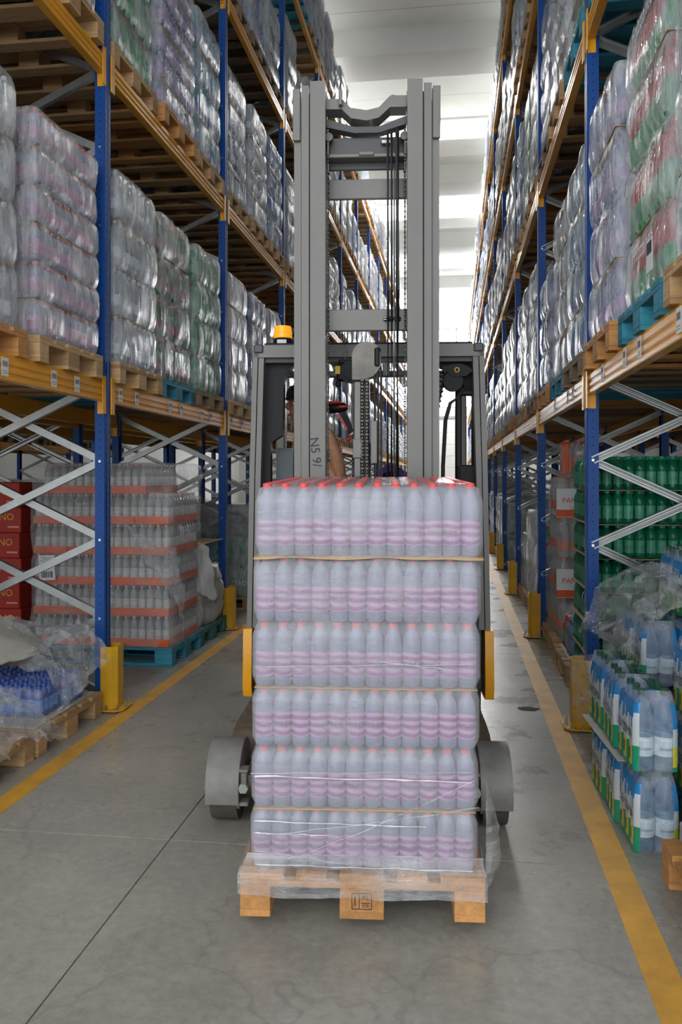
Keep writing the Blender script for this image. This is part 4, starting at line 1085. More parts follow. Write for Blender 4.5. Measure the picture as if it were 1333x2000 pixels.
for k in range(6):
    h = LZ[k + 1] - LZ[k] - .004
    mb = MB(); mb.lathe(body_prof(rb, h), n=14); bmesh_ = mb.mesh('bottle', BM['pink'][0], 50)
    for i in range(nb):
        for j in range(md):
            p = (-nb * rb + rb + i * 2 * rb + OFF[k], -.575 + rb + j * 2 * rb + rn.uniform(-.001, .001), LZ[k] + .002)
            if j == 0 or k == 5:
                b = new_obj('bottle', bmesh_, t, p, (0, 0, rn.uniform(-.6, .6)))
                new_obj('cap', capm, b, (0, 0, h - .0185))
                if j == 0:
                    new_obj('label', labm, b, (0, 0, .034))
                    if rn.random() < .55: lettering('TEPELENË', .0155, M_ink, b, (0, 0, .078), bend=rb + .0012)
            elif j < 3 or i in (0, nb - 1): mbl.lathe([(q[0], q[1], q[2]) for q in low_prof(rb, h)], p, n=6)
o = part('bottle_rows', mbl, [BM['pink'][0], M_capp, MATS['bottle_label_pink']], t, smooth=60); o['kind'] = 'stuff'
for k, wv_ in ((5, .010), (3, .006), (1, .006)):
    mb = MB(); nx_ = 30
    vs = []; 
    for a in range(nx_ + 1):
        hw_ = .374 if k == 5 else .366; x = -hw_ + 2 * hw_ * a / nx_ + OFF[k]
        for y in ((-.592 if k == 5 else -.577), -.57, .575): vs.append((x, y, LZ[k] - .002 + (wv_ * (noise.noise(Vector((x * 7, k, 0))) - .35) if y < -.58 else 0)))
    mb.add(vs, [(a * 3 + c2, (a + 1) * 3 + c2, (a + 1) * 3 + c2 + 1, a * 3 + c2 + 1) for a in range(nx_) for c2 in range(2)])
    o = part('cardboard_sheet', mb, M_card, t); m_ = o.modifiers.new('thickness', 'SOLIDIFY'); m_.thickness = .002
sh = shell(nb * 2 * rb + .016, 1.15 + .02, LZ[:-1] + [LZ[-1] - .018], 77, n_u=288, rows=16, bulge=.015, wrink=.004, rad=.022, offs=OFF, flute=-.0035, fl_n=2 * rb)
part('stretch_film', sh, F_front, t, smooth=80)
# film skirt pulled down over the pallet deck, with a flap at the right
mb = MB(); n_u = 200; zr = [(.330, 0, 0), (.29, .15, .2), (.25, .4, .5), (.215, .8, .8), (.190, 1.0, 1), (.165, 1.0, 1), (.145, .98, 1), (.128, .95, 1)]
for (z, f, g) in [(.262, 0, 0), (.245, .2, .2), (.23, .45, .5)] + zr[3:]:
    for j in range(n_u):
        a = j / n_u * 4; s_ = int(a); f2 = a - s_
        hx = .384 + (.408 - .384) * f; hy = .590 + (.608 - .590) * f
        c4 = [(-hx, -hy), (hx, -hy), (hx, hy), (-hx, hy)]; A, B = c4[s_], c4[(s_ + 1) % 4]
        x, y = A[0] + (B[0] - A[0]) * f2, A[1] + (B[1] - A[1]) * f2
        nx_, ny_ = ((0, -1), (1, 0), (0, 1), (-1, 0))[s_]
        w_ = .007 * noise.noise(Vector((x * 14, y * 14 + 5, z * 9))) + .003 * noise.noise(Vector((x * 50, y * 50, z * 20)))
        mb.v.append((x + nx_ * w_ + .008 * (1 - f), y + ny_ * w_, z + .012 * g * noise.noise(Vector((x * 6, y * 6, 3)))))
n = n_u
for i in range(len(mb.v) // n - 1):
    for j in range(n): mb.f.append((i * n + j, (i + 1) * n + j, (i + 1) * n + (j + 1) % n, i * n + (j + 1) % n)); mb.m.append(0)
F_skirt = film_mat('milky_film_skirt', .05, .45, (.86, .86, .88), scale=9, streak=(.8, .8, 18), rough=.2, bstr=.6, bscale=16)
part('film_skirt', mb, F_skirt, t, smooth=80)
# flap of film sticking out low on the right
mb = MB(); nn_ = 16; vs = []
for a in range(nn_ + 1):
    z = .15 + .38 * a / nn_; out = .055 * math.sin(math.pi * min(1, (a / nn_) ** .7)) * (1 + .3 * noise.noise(Vector((a * .7, 2, 1))))
    for b in range(7):
        f = b / 6; vs.append((.383 + .02 + out * f, -.585 + .02 * noise.noise(Vector((a * .4, b * .5, 4))) + .05 * f * f, z - .02 * f))
mb.add(vs, [(a * 7 + b, a * 7 + b + 1, (a + 1) * 7 + b + 1, (a + 1) * 7 + b) for a in range(nn_) for b in range(6)]); part('film_flap', mb, F_skirt, t, smooth=80)
# twisted film strands across the lower tiers
for (x0, z0, x1, z1) in ((-.25, .25, .36, .52), (-.37, .53, .35, .545), (-.30, .33, .37, .43), (-.36, .275, -.05, .235), (-.355, .88, .345, .895), (.05, .90, .345, .865)):
    mb = MB(); m2 = [(x0 + (x1 - x0) * k / 14 + OFF[1], -.602 - .004 * math.sin(k * 1.3), z0 + (z1 - z0) * (k / 14) ** 1.15 + .004 * noise.noise(Vector((k * .6, x0 * 9, 0)))) for k in range(15)]
    mb.tube(m2, .0016, 5); part('film_strand', mb, F_skirt, t)

F_fold = film_mat('white_film_fold', .35, .85, (.92, .92, .95), scale=9, streak=(.8, 1, 1), rough=.12, bstr=.2)
for (x0, z0, x1, z1, r_) in ((-.360, .520, .345, .512, .0035), (-.362, .372, .20, .362, .0035), (-.362, .332, -.12, .328, .003), (-.360, .228, .350, .222, .003)):
    mb = MB(); m2 = [(x0 + (x1 - x0) * k / 20 + OFF[2], -.600 + .003 * noise.noise(Vector((k * .5, z0 * 5, 2))), z0 + (z1 - z0) * k / 20 + .004 * noise.noise(Vector((k * .35, z0 * 9, 0)))) for k in range(21)]
    mb.tube(m2, [r_ * (.25 + .75 * abs(noise.noise(Vector((k * .4, z0 * 3, 7)))) * 1.8) for k in range(21)], 6); part('film_fold', mb, F_fold, t)

# ------------------------------------------------------------------ reach truck
def cyl_x(r, a, b, y, z, n=24):
    vs = [(x, y + r * math.cos(2 * math.pi * j / n), z + r * math.sin(2 * math.pi * j / n)) for x in (a, b) for j in range(n)]
    return vs, [(j, (j + 1) % n, n + (j + 1) % n, n + j) for j in range(n)] + [tuple(reversed(range(n))), tuple(range(n, 2 * n))]
tk = thing('reach_truck', 'grey reach truck with tall mast and yellow side panels facing the camera', 'reach truck', T2W(0, 0, 0), TR)
CX = -.0125
def P(name, fn, m, label=None, smooth=35, par=None, loc=(0, 0, 0), rot=(0, 0, 0)):
    mb = MB(); fn(mb); return part(name, mb, m, par or tk, loc, rot, label, smooth)
MY = 1.28
def rail(x0, x1, z1, y0, y1, sgn):
    def f(mb):
        # I section standing on end, web in the middle, flanges front and back
        fl = .016; w_ = .012; xc = (x0 + x1) / 2
        mb.prism([(x0, y0), (x1, y0), (x1, y0 + fl), (xc + w_ / 2, y0 + fl + .004), (xc + w_ / 2, y1 - fl - .004), (x1, y1 - fl), (x1, y1), (x0, y1), (x0, y1 - fl), (xc - w_ / 2, y1 - fl - .004), (xc - w_ / 2, y0 + fl + .004), (x0, y0 + fl)], 2, .06, z1)
    return f
for sg, in ((-1,), (1,)):
    for (a, b, z1, y0, y1) in ((.197, .270, 3.400, MY - .02, MY + .12), (.277, .3135, 3.386, MY - .005, MY + .135), (.3165, .3505, 3.365, MY + .01, MY + .15)):
        P('mast_rail', rail(CX + sg * (a if sg > 0 else b), CX + sg * (b if sg > 0 else a), z1, y0, y1, sg), M_truck, smooth=25)
    P('rail_bracket', lambda mb: mb.box((CX + sg * .337, MY + .0, 3.245), (.036, .02, .25), .003), M_truck)
    P('rail_gap_strip', lambda mb: (mb.box((CX + sg * .2735, MY + .03, 1.75), (.006, .05, 3.2)), mb.box((CX + sg * .315, MY + .04, 1.7), (.004, .05, 3.1))), M_rubber)
def crown(mb):
    # top crown, dipping in the middle
    pr = [(-.195, 3.33), (-.12, 3.33), (-.075, 3.285), (.0, 3.272), (.06, 3.285), (.115, 3.34), (.195, 3.34), (.195, 3.285), (.115, 3.285), (.06, 3.235), (0, 3.222), (-.075, 3.235), (-.12, 3.28), (-.195, 3.28)]
    mb.prism([(CX + a, b) for a, b in pr], 1, MY + .02, MY + .12)
P('crown_plate', crown, M_truck)
P('crown_lug', lambda mb: (mb.box((CX - .125, MY + .012, 3.325), (.018, .05, .075), .003), mb.lathe([(.012, 0), (.012, .012)], (CX + .13, MY + .05, 3.34), 8)), M_truck)
def crown2(mb):
    pr = [(-.195, 3.245), (-.06, 3.205), (.06, 3.205), (.195, 3.255), (.195, 3.215), (.06, 3.175), (-.06, 3.175), (-.195, 3.205)]
    mb.prism([(CX + a, b) for a, b in pr], 1, MY + .05, MY + .11)
P('crown_underplate', crown2, M_truckd)
P('cross_member', lambda mb: mb.box((CX, MY + .10, 3.125), (.39, .03, .085), .004), M_truckd, 'dark upper cross member')
P('pivot_pin', lambda mb: mb.box((CX + .095, MY + .07, 3.135), (.05, .02, .022), .004), M_galv)
P('cross_flange', lambda mb: (mb.box((CX, MY + .08, 3.062), (.39, .08, .018), .003), mb.box((CX - .0, MY + .05, 3.068), (.075, .04, .020), .004)), M_truck)
P('cross_lip', lambda mb: mb.box((CX, MY + .12, 3.035), (.39, .02, .035), .003), M_truckd)
P('cross_bar', lambda mb: mb.box((CX, MY + .13, 2.925), (.50, .025, .098), .004), M_truck)
P('cross_bar', lambda mb: mb.box((CX, MY + .08, 2.265), (.46, .03, .105), .004), M_truck)
P('cross_bar', lambda mb: mb.box((CX, MY + .13, .9), (.60, .03, .14), .004), M_truck)
nb_ = P('latch_bracket', lambda mb: (mb.box((CX + .125, MY + .058, 2.268), (.085, .012, .024), .008), mb.box((CX + .11, MY + .05, 2.268), (.05, .01, .01), .002)), M_black)
P('bracket_ring', lambda mb: mb.add(*cylx(.008, MY + .046, MY + .052, CX + .092, 2.268, 12)), M_white)
def chain(x, z0, z1, wd, pitch, yy):
    def f(mb):
        z = z0; k = 0
        while z < z1:
            mb.box((x, yy, z), (wd * (1 if k % 2 else .62), .016, pitch * .82), .002); z += pitch; k += 1
    return f
P('lift_chain', chain(CX - .187, .3, 3.2, .010, .0125, MY + .05), M_chain); P('lift_chain', chain(CX + .187, .3, 3.2, .010, .0125, MY + .05), M_chain)
for sg in (-1, 1): P('chain_anchor', lambda mb: (mb.box((CX + sg * .187, MY + .05, 3.12), (.014, .03, .12), .003), mb.add(*cylx(.020, MY + .03, MY + .06, CX + sg * .183, 3.15, 14)), mb.box((CX + sg * .186, MY + .045, 3.0), (.012, .024, .05), .003)), M_chain)
for x, r_ in ((.103, .0062), (.121, .0062), (.149, .0105)):
    P('hydraulic_hose', lambda mb: mb.tube([(CX + x, MY + .03, .4), (CX + x, MY + .03, 1.5), (CX + x + .002, MY + .03, 2.4), (CX + x, MY + .03, 3.16), (CX + x, MY + .07, 3.20)], r_, 10), M_rubber)
P('hose_tube', lambda mb: mb.tube([(CX + .135, MY + .055, .4), (CX + .135, MY + .055, 3.0)], .004, 8), M_galv)
# free lift cylinder with chain sheave cover
CY = MY - .06
def cover(mb):
    pr = [(-.078, 1.955), (-.078, 2.075), (-.070, 2.10), (-.052, 2.122), (-.02, 2.134), (.02, 2.13), (.040, 2.115), (.055, 2.085), (.058, 2.02), (.040, 1.99), (.02, 1.97), (-.02, 1.955)]
    mb.prism([(a, b) for a, b in pr], 1, CY - .03, CY + .06)
P('sheave_cover', cover, M_dirty, 'scuffed grey sheave cover'); P('cover_side', lambda mb: mb.box((.040, CY - .022, 2.06), (.036, .03, .10), .012), M_black)
P('lift_chain', chain(-.030, .4, 1.955, .017, .016, CY - .03), M_chain); P('lift_chain', chain(-.008, .4, 1.955, .017, .016, CY - .03), M_chain)
P('lift_cylinder', lambda mb: mb.lathe([(.028, .3), (.028, 1.60), (.034, 1.60), (.034, 1.66), (.022, 1.66), (.022, 1.95)], (-.020, CY + .045, 0), 18), M_truckd)
P('cylinder_bracket', lambda mb: (mb.box((-.052, CY + .0, 1.72), (.030, .05, .45), .003), mb.box((-.052, CY - .02, 1.63), (.045, .03, .09), .004), mb.box((.025, CY, 1.66), (.03, .05, .2), .003)), M_truck)
for x in (.030, .046, .060): P('hydraulic_hose', lambda mb: mb.tube([(x, CY - .01, .4), (x, CY - .01, 1.7), (x - .002, CY - .015, 2.0), (x - .012, CY - .01, 2.06), (x - .02, CY + .03, 2.09)], .0058, 8), M_rubber)
P('cylinder_rod', lambda mb: mb.tube([(-.068, CY + .02, .4), (-.068, CY + .02, 1.96)], .006, 8), M_rubber)
# overhead guard and pillars
GY = 1.62
for sg in (-1, 1):
    def pil(mb):
        xb, xt = CX + sg * .638, CX + sg * .606
        for (o1, o2, yy) in ((0, .026, 0), (.030, .058, .008)):
            vs = []
            for z, xx in ((.70, xb), (1.5, xb + (xt - xb) * .45), (2.12, xt), (2.18, xt - sg * .012)):
                for dx, dy in ((o1, 0), (o2, 0), (o2, .09), (o1, .09)): vs.append((xx - sg * dx, GY + yy + dy, z))
            fs = [(i * 4 + j, i * 4 + (j + 1) % 4, (i + 1) * 4 + (j + 1) % 4, (i + 1) * 4 + j) for i in range(3) for j in range(4)] + [(3, 2, 1, 0), (12, 13, 14, 15)]
            if sg > 0: fs = [tuple(reversed(f)) for f in fs]
            mb.add(vs, fs)
    P('guard_pillar', pil, M_truck, smooth=25)
    P('rear_pillar', lambda mb: mb.box((CX + sg * .58, GY + 1.0, 1.45), (.06, .10, 1.45), .01), M_truck)
    # yellow side panel
    def yel(mb):
        x0, x1 = (CX - .652, CX - .606) if sg < 0 else (CX + .606, CX + .652)
        mb.prism([(GY - .02, .70), (GY - .03, .68), (GY - .045, .40), (GY - .02, .345), (GY + .5, .345), (GY + .5, .70)], 0, x0, x1)
    P('side_panel', yel, M_sideye, 'amber yellow side panel')
    P('side_step', lambda mb: mb.box((CX + sg * .575, GY + .3, .9), (.06, .5, 1.05), .01), M_truckd)
P('guard_front_bar', lambda mb: mb.prism([(CX - .60, 2.19), (CX - .612, 2.18), (CX - .60, 2.125), (CX + .60, 2.125), (CX + .612, 2.18), (CX + .60, 2.19)], 1, GY, GY + .05), M_truck)
P('guard_lower_lip', lambda mb: mb.box((CX, GY + .06, 2.115), (1.10, .05, .03), .004), M_truckd)
for k in range(6): P('guard_roof_bar', lambda mb: mb.box((CX - .50 + .20 * k, GY + .55, 2.165), (.045, 1.0, .03), .004), M_truckd)
P('guard_roof_rail', lambda mb: (mb.box((CX, GY + 1.06, 2.165), (1.20, .06, .04), .006), mb.box((CX - .575, GY + .53, 2.17), (.05, 1.08, .045), .006), mb.box((CX + .575, GY + .53, 2.17), (.05, 1.08, .045), .006)), M_truckd)
P('roof_top_strip', lambda mb: mb.box((CX, GY + .1, 2.2), (1.10, .12, .014), .004), M_black)
# inner black pillars with rounded window corners
def inner(sg):
    def f(mb):
        s = sg
        xo = .585 if sg < 0 else .570
        pts = [(xo, 1.30), (xo, 2.115), (.36, 2.115), (.40, 2.095), (.435, 2.06), (.452, 2.01), (.455, 1.90), (.46, 1.72), (.525, 1.68), (.525, 1.30)]
        if sg > 0: pts = [(xo, 1.30), (xo, 2.115), (.30, 2.115), (.36, 2.10), (.42, 2.06), (.455, 2.0), (.46, 1.90), (.475, 1.3)]
        mb.prism([(CX + s * a, b) for a, b in pts], 1, GY + .09, GY + .17)
    return f
P('inner_pillar', inner(-1), M_black)
def inner_r(mb):
    # right inner pillar with a slot window
    for a, b, z0, z1 in ((.555, .588, 1.3, 2.115), (.468, .498, 1.3, 2.02), (.468, .588, 1.93, 2.115), (.468, .588, 1.28, 1.56)):
        mb.box((CX + (a + b) / 2, GY + .13, (z0 + z1) / 2), (b - a, .07, z1 - z0), .006)
    mb.prism([(CX + .30, 2.115), (CX + .588, 2.115), (CX + .588, 1.95), (CX + .47, 1.95), (CX + .455, 2.02), (CX + .40, 2.075)], 1, GY + .095, GY + .165)
P('inner_pillar', inner_r, M_black)
# chassis, body, legs
P('chassis_body', lambda mb: mb.prism([(1.72, .12), (2.95, .12), (3.05, .25), (3.05, 1.05), (2.7, 1.12), (2.4, .55), (1.72, .55)], 0, CX - .60, CX + .60), M_truckd)
P('battery_cover', lambda mb: mb.box((CX, 1.66, .62), (1.16, .10, .85), .02), M_truckd)
P('control_console', lambda mb: mb.prism([(1.78, .6), (2.1, .6), (2.1, 1.25), (1.95, 1.32), (1.78, 1.22)], 0, CX + .02, CX + .56), M_black)
P('mast_carriage', lambda mb: (mb.box((CX, MY + .0, .35), (.56, .03, .40), .01), mb.box((CX, MY + .22, .30), (.66, .12, .16), .01)), M_truckd)
for sg in (-1, 1):
    P('fork', lambda mb: mb.prism([(.08, ZP + .045), (.06, ZP + .052), (.08, ZP + .056 + .010), (1.22, ZP + .075), (1.24, .55), (1.275, .55), (1.275, ZP + .040), (1.2, ZP + .034)], 0, CX + sg * .19 - .05, CX + sg * .19 + .05), M_chain)
    xo, xi = (CX + sg * .668, CX + sg * .528) if sg < 0 else (CX + .620, CX + .488)
    x0, x1 = min(xo, xi), max(xo, xi)
    xl0, xl1 = (x0 + .05, x1 + .03) if sg < 0 else (x0 - .03, x1 - .05)
    P('support_leg', lambda mb: mb.prism([(1.05, .10), (1.0, .26), (1.12, .315), (1.25, .325), (2.0, .325), (2.0, .10)], 0, xl0, xl1), mat('muddy_brown_leg', (.16, .125, .09), .75, var=.4, scale=14, bump=.3, bscale=50))
    xm = x1 - .012 if sg < 0 else x0 + .012
    def fend(mb):
        cyy, cz, Rr, t_ = .92, .168, .175, .010
        outer = [(cyy + Rr * math.cos(a), cz + Rr * math.sin(a)) for a in [R(v) for v in range(198, 19, -12)]]
        innr = [(cyy + (Rr - t_) * math.cos(a), cz + (Rr - t_) * math.sin(a)) for a in [R(v) for v in range(21, 199, 12)]]
        mb.prism(outer + innr, 0, x0, x1)
    P('wheel_fender', fend, M_fender, 'scuffed curved wheel fender')
    P('fender_side', lambda mb: mb.prism([(.92 + .172 * math.cos(R(v)), .168 + .172 * math.sin(R(v))) for v in range(200, -21, -10)] + [(1.08, .09), (.78, .09)], 0, *( (x1 - .010, x1 + .002) if sg < 0 else (x0 - .002, x0 + .010))), M_dirty)
    P('load_wheel', lambda mb: mb.add(*[[tuple(v) for v in w] for w in (cyl_x(.152, x0 + .012, x1 - .014, .92, .153, 32))]), M_wheel, smooth=30)
    P('wheel_hub', lambda mb: (mb.add(*cyl_x(.05, x0 - .002, x1 + .006, .92, .153, 20)), mb.box((xm + (.03 if sg < 0 else -.03), .80, .20), (.028, .05, .09), .004), mb.box((xm + (.032 if sg < 0 else -.032), .79, .255), (.04, .06, .012), .003), mb.box((xm + (.032 if sg < 0 else -.032), .79, .115), (.04, .06, .016), .003)), M_dirty)
    P('hex_bolt', lambda mb: mb.add(*cylx(.022, .75, .775, xm + (.032 if sg < 0 else -.032), .185, 6)), mat('pale_green_bolt', (.35, .38, .33), .5, var=.1))
    P('leg_rail', lambda mb: mb.box((xm + (.045 if sg < 0 else -.045), 1.35, .20), (.035, 1.1, .05), .004), M_dirty)
o = lettering('N5 9/', .062, M_ink, tk, (CX - .245, MY - .0222, 1.615), (0, R(83), 0)); o['label'] = 'black hand written marking on the mast rail'
# things on the truck
bc = thing('beacon', 'amber warning beacon on the left of the overhead guard', 'beacon', T2W(-.478, GY + .16, 2.2075), TR)
part('beacon_base', MB().lathe([(.055, 0), (.055, .022), (.050, .040), (.048, .042)], n=22), M_black, bc)
part('beacon_lens', MB().lathe([(.047, .042), (.050, .046), (.050, .070), (.052, .072), (.052, .076), (.047, .078), (.047, .098), (.044, .108), (.02, .111)], n=24), M_amber, bc)
mb = MB(); mb.box((.0, -.0545, .018), (.05, .002, .022)); part('sticker', mb, M_white, bc)
# retractable cable reel
rl = thing('cable_reel', 'black and yellow retractor reel hanging on a green cord inside the mast', 'cable reel', T2W(-.128, GY - .05, 1.985), TR)
part('green_cord', MB().tube([(-.005, .0, .17), (-.005, 0, .21), (-.002, .0, .26), (-.004, .01, .30)], .0022, 6), M_green, rl)
part('hook', MB().tube([(0 + .012 * math.cos(R(a)), 0, .155 + .017 * math.sin(R(a))) for a in range(-90, 271, 24)] + [(0, 0, .13), (0, 0, .115)], .0026, 6), M_bolt, rl)
def cyl_y(r, a, b, x, z, n=24): return cylx(r, a, b, x, z, n)
part('reel_body', MB().add(*cyl_y(.056, -.022, .022, .028, .052, 28)).add(*cyl_y(.042, -.032, -.021, .032, .055, 24)).box((-.02, 0, .05), (.05, .04, .09), .012), M_black, rl)
mb = MB(); mb.box((-.038, -.024, .062), (.026, .004, .042), .002); part('yellow_label', mb, mat('yellow_label', (.85, .55, .03), .5, var=.05), rl)
part('reel_nozzle', MB().box((-.035, 0, -.008), (.03, .03, .035), .008).box((.0, 0, .107), (.07, .03, .02), .006), M_black, rl)
# barcode scanner
scn = thing('barcode_scanner', 'black and red hand barcode scanner hanging beside the lift cylinder', 'scanner', T2W(-.092, GY - .05, 1.715), TR)
tl = R(-24)
part('scanner_grip', MB().prism([(-.016, .012), (-.022, .05), (-.026, .115), (.018, .13), (.020, .05), (.016, .012)], 1, -.016, .016), M_black, scn, rot=(0, tl, 0), smooth=50)
part('scanner_head', MB().box((-.035, 0, .150), (.118, .062, .050), .018), M_black, scn, (-.035, 0, -.01), (0, R(-4), 0), smooth=60)
part('red_top_shell', MB().box((-.052, -.004, .178), (.075, .058, .014), .006).box((-.005, -.031, .155), (.05, .004, .012), .002), M_red, scn, (-.035, 0, -.012), (0, R(-2), 0), smooth=60)
part('red_grip_stripe', MB().prism([(-.020, .03), (-.029, .118), (-.016, .125), (-.008, .035)], 1, -.019, -.012), M_red, scn, rot=(0, tl, 0))
part('grey_base', MB().box((.0, 0, .002), (.055, .042, .026), .009), M_galv, scn, rot=(0, R(-30), 0), smooth=60)
part('red_foot', MB().box((-.022, -.004, -.014), (.040, .040, .016), .007).box((.026, -.018, .006), (.02, .01, .02), .004), M_red, scn, rot=(0, R(-30), 0), smooth=60)
part('scanner_cable', MB().tube([(.01, 0, -.01), (.025, 0, -.04), (.035, 0, -.09), (.02, .02, -.2)], .0035, 6), M_rubber, scn)
# work lamp, cable and terminal on the right inner pillar
wl = thing('work_lamp', 'black round work lamp with brass ring on the right inner pillar', 'work lamp', T2W(.452, GY + .06, 2.055), TR)
part('lamp_arm', MB().prism([(-.075, -.005), (-.07, .02), (-.04, .025), (-.02, .035), (.03, .035), (.06, .02), (.09, .0), (.05, -.03), (-.02, -.03), (-.05, -.005)], 1, -.02, .03), M_black, wl)
part('lamp_body', MB().add(*cyl_y(.052, -.012, .05, -.015, -.055, 26)).box((0, .01, -.03), (.06, .04, .05), .012), M_black, wl)
part('brass_ring', MB().add(*cyl_y(.014, -.026, -.019, .003, .003, 18)), M_gold, wl); part('ring_centre', MB().add(*cyl_y(.009, -.029, -.025, .003, .003, 14)), M_black, wl)
part('lamp_cable', MB().tube([(.035, 0, -.01), (.04, .0, -.09), (.01, .0, -.14), (-.03, 0, -.17), (-.055, .0, -.26), (-.068, 0, -.5), (-.07, 0, -.75)], [.004, .004, .006, .011, .011, .011, .011], 10), M_rubber, wl)
tm = thing('cab_terminal', 'dark finned terminal beside the right mast rail in the cab', 'terminal', T2W(.335, GY + .12, 1.90), TR)
part('terminal_body', MB().box((0, 0, .06), (.075, .06, .20), .012), M_truckd, tm, rot=(0, R(12), 0))
for k in range(7): part('fin', MB().box((.012, -.034, -.02 + k * .026), (.062, .012, .012), .003), M_black, tm, rot=(0, R(12), 0))
part('terminal_knob', MB().lathe([(.016, 0), (.018, .01), (.01, .02)], (.01, -.01, .165), 14).box((-.03, -.01, -.03), (.05, .05, .03), .008), M_black, tm)
part('terminal_cable', MB().tube([(.0, 0, .17), (-.025, 0, .22), (-.045, 0, .27)], .004, 6), M_rubber, tm)
pc = MB(); 
heap('folded purple cloth on the cab console', [[T2W(.03, 1.86, 1.48), T2W(.10, 1.86, 1.53), T2W(.2, 1.86, 1.47)], [T2W(.02, 1.98, 1.5), T2W(.12, 1.98, 1.56), T2W(.22, 1.98, 1.5)], [T2W(.04, 2.08, 1.36), T2W(.12, 2.08, 1.42), T2W(.2, 2.08, 1.36)]], 5, M_purple, .012, 16, 'cloth', name='purple_cloth', thick=.01)
P('console_post', lambda mb: mb.box((.12, 1.97, 1.36), (.2, .16, .22), .02), M_black)

# ------------------------------------------------------------------ driver's seat and driver
P('seat_back', lambda mb: mb.prism([(1.82, 1.15), (1.80, 1.60), (1.83, 1.655), (2.22, 1.655), (2.245, 1.60), (2.22, 1.15)], 0, -.515, -.425), M_seat, 'grey cloth seat back', par=tk, smooth=60)
P('seat_cushion', lambda mb: mb.box((-.24, 2.05, 1.08), (.50, .46, .12), .04), M_seat, smooth=60)
P('seat_base', lambda mb: mb.box((-.24, 2.05, .80), (.36, .36, .46), .02), M_black)
def skin(name, pts, edges, m, parent, sub=2, root=0, label=None):
    me = bpy.data.meshes.new(name); me.from_pydata([p[0] for p in pts], edges, []); me.materials.append(m)
    o = new_obj(name, me, parent, label=label)
    md_ = o.modifiers.new('skin', 'SKIN'); md_.use_smooth_shade = True
    if not me.skin_vertices: me.attributes.new
    sv = me.skin_vertices[0].data
    for k, p in enumerate(pts):
        r_ = p[1] if isinstance(p[1], tuple) else (p[1], p[1]); sv[k].radius = r_; sv[k].use_root = (k == root)
    s_ = o.modifiers.new('smooth', 'SUBSURF'); s_.levels = sub; s_.render_levels = sub
    return o
pr_ = thing('person', 'person in pale grey shirt and black cap seated in the truck cab', 'person', T2W(-.335, 2.05, 0), TR)
# local to the person: +x right, -y to the camera; sits with the back to the left, hand up on the rail
B = [((-.05, 0, 1.20), (.13, .10)), ((-.055, 0, 1.36), (.115, .09)), ((-.06, 0, 1.52), (.12, .10)), ((-.06, -.0, 1.66), (.10, .08)), ((-.062, -.01, 1.745), .048), ((-.065, -.02, 1.80), .052),   # 0-5
     ((-.07, -.035, 1.865), (.072, .078)), ((-.07, -.03, 1.94), (.070, .080)), ((-.07, -.02, 1.985), (.045, .05)),                                                                   # 6-8 head
     ((-.02, -.15, 1.66), .055), ((.09, -.20, 1.53), .046), ((.175, -.22, 1.475), .045), ((.150, -.235, 1.60), .040), ((.112, -.245, 1.73), .026), ((.100, -.25, 1.765), (.030, .018)),   # 9-14 arm raised
     ((-.03, .17, 1.65), .055), ((.02, .22, 1.50), .046), ((.09, .22, 1.36), .042), ((.20, .15, 1.34), .034), ((.29, .08, 1.36), .025), ((.33, .06, 1.365), (.03, .018)),              # 15-20 other arm
     ((.02, -.10, 1.17), .09), ((.30, -.11, 1.19), .072), ((.42, -.11, 1.16), .060), ((.46, -.11, .80), .045), ((.47, -.11, .62), .036), ((.56, -.11, .56), .036),
     ((.02, .10, 1.17), .09), ((.30, .11, 1.19), .072), ((.42, .11, 1.16), .060), ((.46, .11, .80), .045), ((.47, .11, .62), .036), ((.56, .11, .56), .036)]
E = [(0, 1), (1, 2), (2, 3), (3, 4), (4, 5), (5, 6), (6, 7), (7, 8), (3, 9), (9, 10), (10, 11), (11, 12), (12, 13), (13, 14), (3, 15), (15, 16), (16, 17), (17, 18), (18, 19), (19, 20), (0, 21), (21, 22), (22, 23), (23, 24), (24, 25), (25, 26), (0, 27), (27, 28), (28, 29), (29, 30), (30, 31), (31, 32)]
skin('body', B, E, M_skin, pr_)
SB = [(p, (tuple(v + .014 for v in r_) if isinstance(r_, tuple) else r_ + .012)) for p, r_ in B]
def sub_skin(name, idx, m, grow=0):
    mp = {v: k for k, v in enumerate(idx)}; skin(name, [SB[v] for v in idx], [(mp[a], mp[b]) for a, b in E if a in mp and b in mp], m, pr_)
sub_skin('shirt', [0, 1, 2, 3, 9, 10, 15, 16], M_shirt)
sub_skin('trousers', [0, 21, 22, 23, 24, 25, 27, 28, 29, 30, 31], M_trous)
for y in (-.11, .11): part('shoe', MB().box((.53, y, .56), (.26, .095, .085), .03), M_black, pr_, smooth=60)
# face turned to the left and to the camera
fd = Vector((-.75, -.66, 0)).normalized(); sd_ = Vector((-fd.y, fd.x, 0)); hc = Vector((-.07, -.03, 1.90))
def fp(f, s_, z): v = hc + fd * f + sd_ * s_; return (v.x, v.y, hc.z + z)
part('nose', MB().tube([fp(.075, 0, .025), fp(.098, 0, -.012), fp(.086, 0, -.022)], [.007, .013, .008], 8), M_skin, pr_, smooth=80)
for s_ in (-1, 1):
    e_ = part('eye', MB().lathe([(.002, -.008), (.009, -.005), (.011, 0), (.009, .005), (.002, .008)], fp(.073, .030 * s_, .012), 10), M_white, pr_); 
    part('iris', MB().lathe([(.001, -.004), (.005, 0), (.001, .004)], fp(.082, .030 * s_, .012), 8), M_ink, e_)
    part('ear', MB().tube([fp(-.005, .077 * s_, .03), fp(-.012, .083 * s_, .01), fp(-.004, .078 * s_, -.02)], [.008, .012, .007], 8), M_skin, pr_, smooth=80)
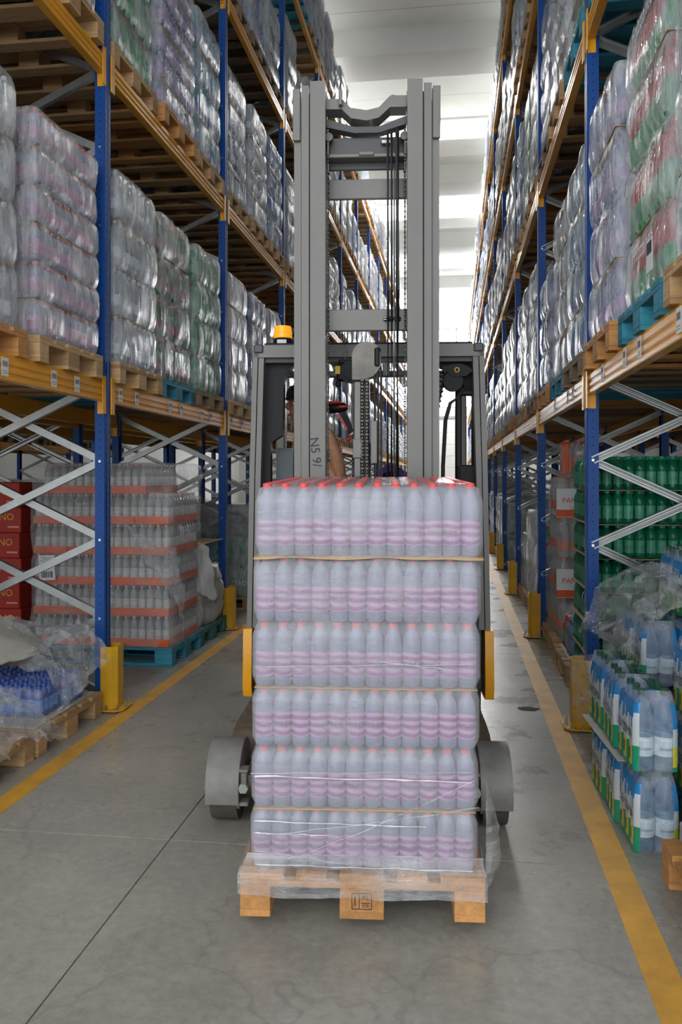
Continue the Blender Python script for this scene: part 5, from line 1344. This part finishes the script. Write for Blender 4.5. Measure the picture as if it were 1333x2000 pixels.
part('mouth', MB().tube([fp(.072, -.022, -.050), fp(.083, 0, -.050), fp(.072, .022, -.050)], [.004, .007, .004], 8), mat('lips', (.42, .10, .08), .5, var=0), pr_)
cp = MB(); cp.lathe([(.083, .035), (.086, .05), (.083, .085), (.062, .115), (.02, .128)], (hc.x, hc.y, hc.z), 22)
cap_ = part('cap', cp, M_black, pr_, smooth=60)
vs = []
for k in range(9):
    a = -1 + 2 * k / 8
    vs += [fp(.070, .07 * a, .045 - .008 * a * a), fp(.070 + .075 * math.sqrt(max(0, 1 - (a * .8) ** 2)), .066 * a, .040 - .010 * a * a)]
mb = MB(); mb.add(vs, [(2 * k, 2 * k + 1, 2 * k + 3, 2 * k + 2) for k in range(8)]); o = part('cap_brim', mb, M_black, cap_); o.modifiers.new('thickness', 'SOLIDIFY').thickness = .004
# hands with separate fingers: raised hand closed round the cab rail, lower hand on the console
P('cab_grab_rail', lambda mb: mb.tube([(-.262, 1.80, 1.2), (-.262, 1.80, 2.1)], .012, 10), M_black)
def hand(base, out, curl, palm_n, r0=.0085):
    base, out, curl, palm_n = Vector(base), Vector(out).normalized(), Vector(curl).normalized(), Vector(palm_n).normalized()
    for k, (l, off) in enumerate(((.066, -.030), (.075, -.010), (.070, .010), (.055, .029))):
        b = base + palm_n * off + out * .01
        pts = [(tuple(b), r0), (tuple(b + out * l * .42 + curl * l * .10), r0 * .95), (tuple(b + out * l * .55 + curl * l * .45), r0 * .9), (tuple(b + out * l * .30 + curl * l * .72), r0 * .8)]
        skin('finger', pts, [(0, 1), (1, 2), (2, 3)], M_skin, pr_, 1)
    b = base - palm_n * .030 - out * .03
    skin('thumb', [(tuple(b), .011), (tuple(b - palm_n * .018 + out * .018 + curl * .015), .010), (tuple(b - palm_n * .012 + out * .035 + curl * .035), .008)], [(0, 1), (1, 2)], M_skin, pr_, 1)
hand((.096, -.255, 1.775), (-.4, -.2, .9), (-.7, .6, 0), (.3, .8, .25))
hand((.335, .058, 1.366), (1, -.4, -.2), (0, 0, -1), (.3, .9, 0))
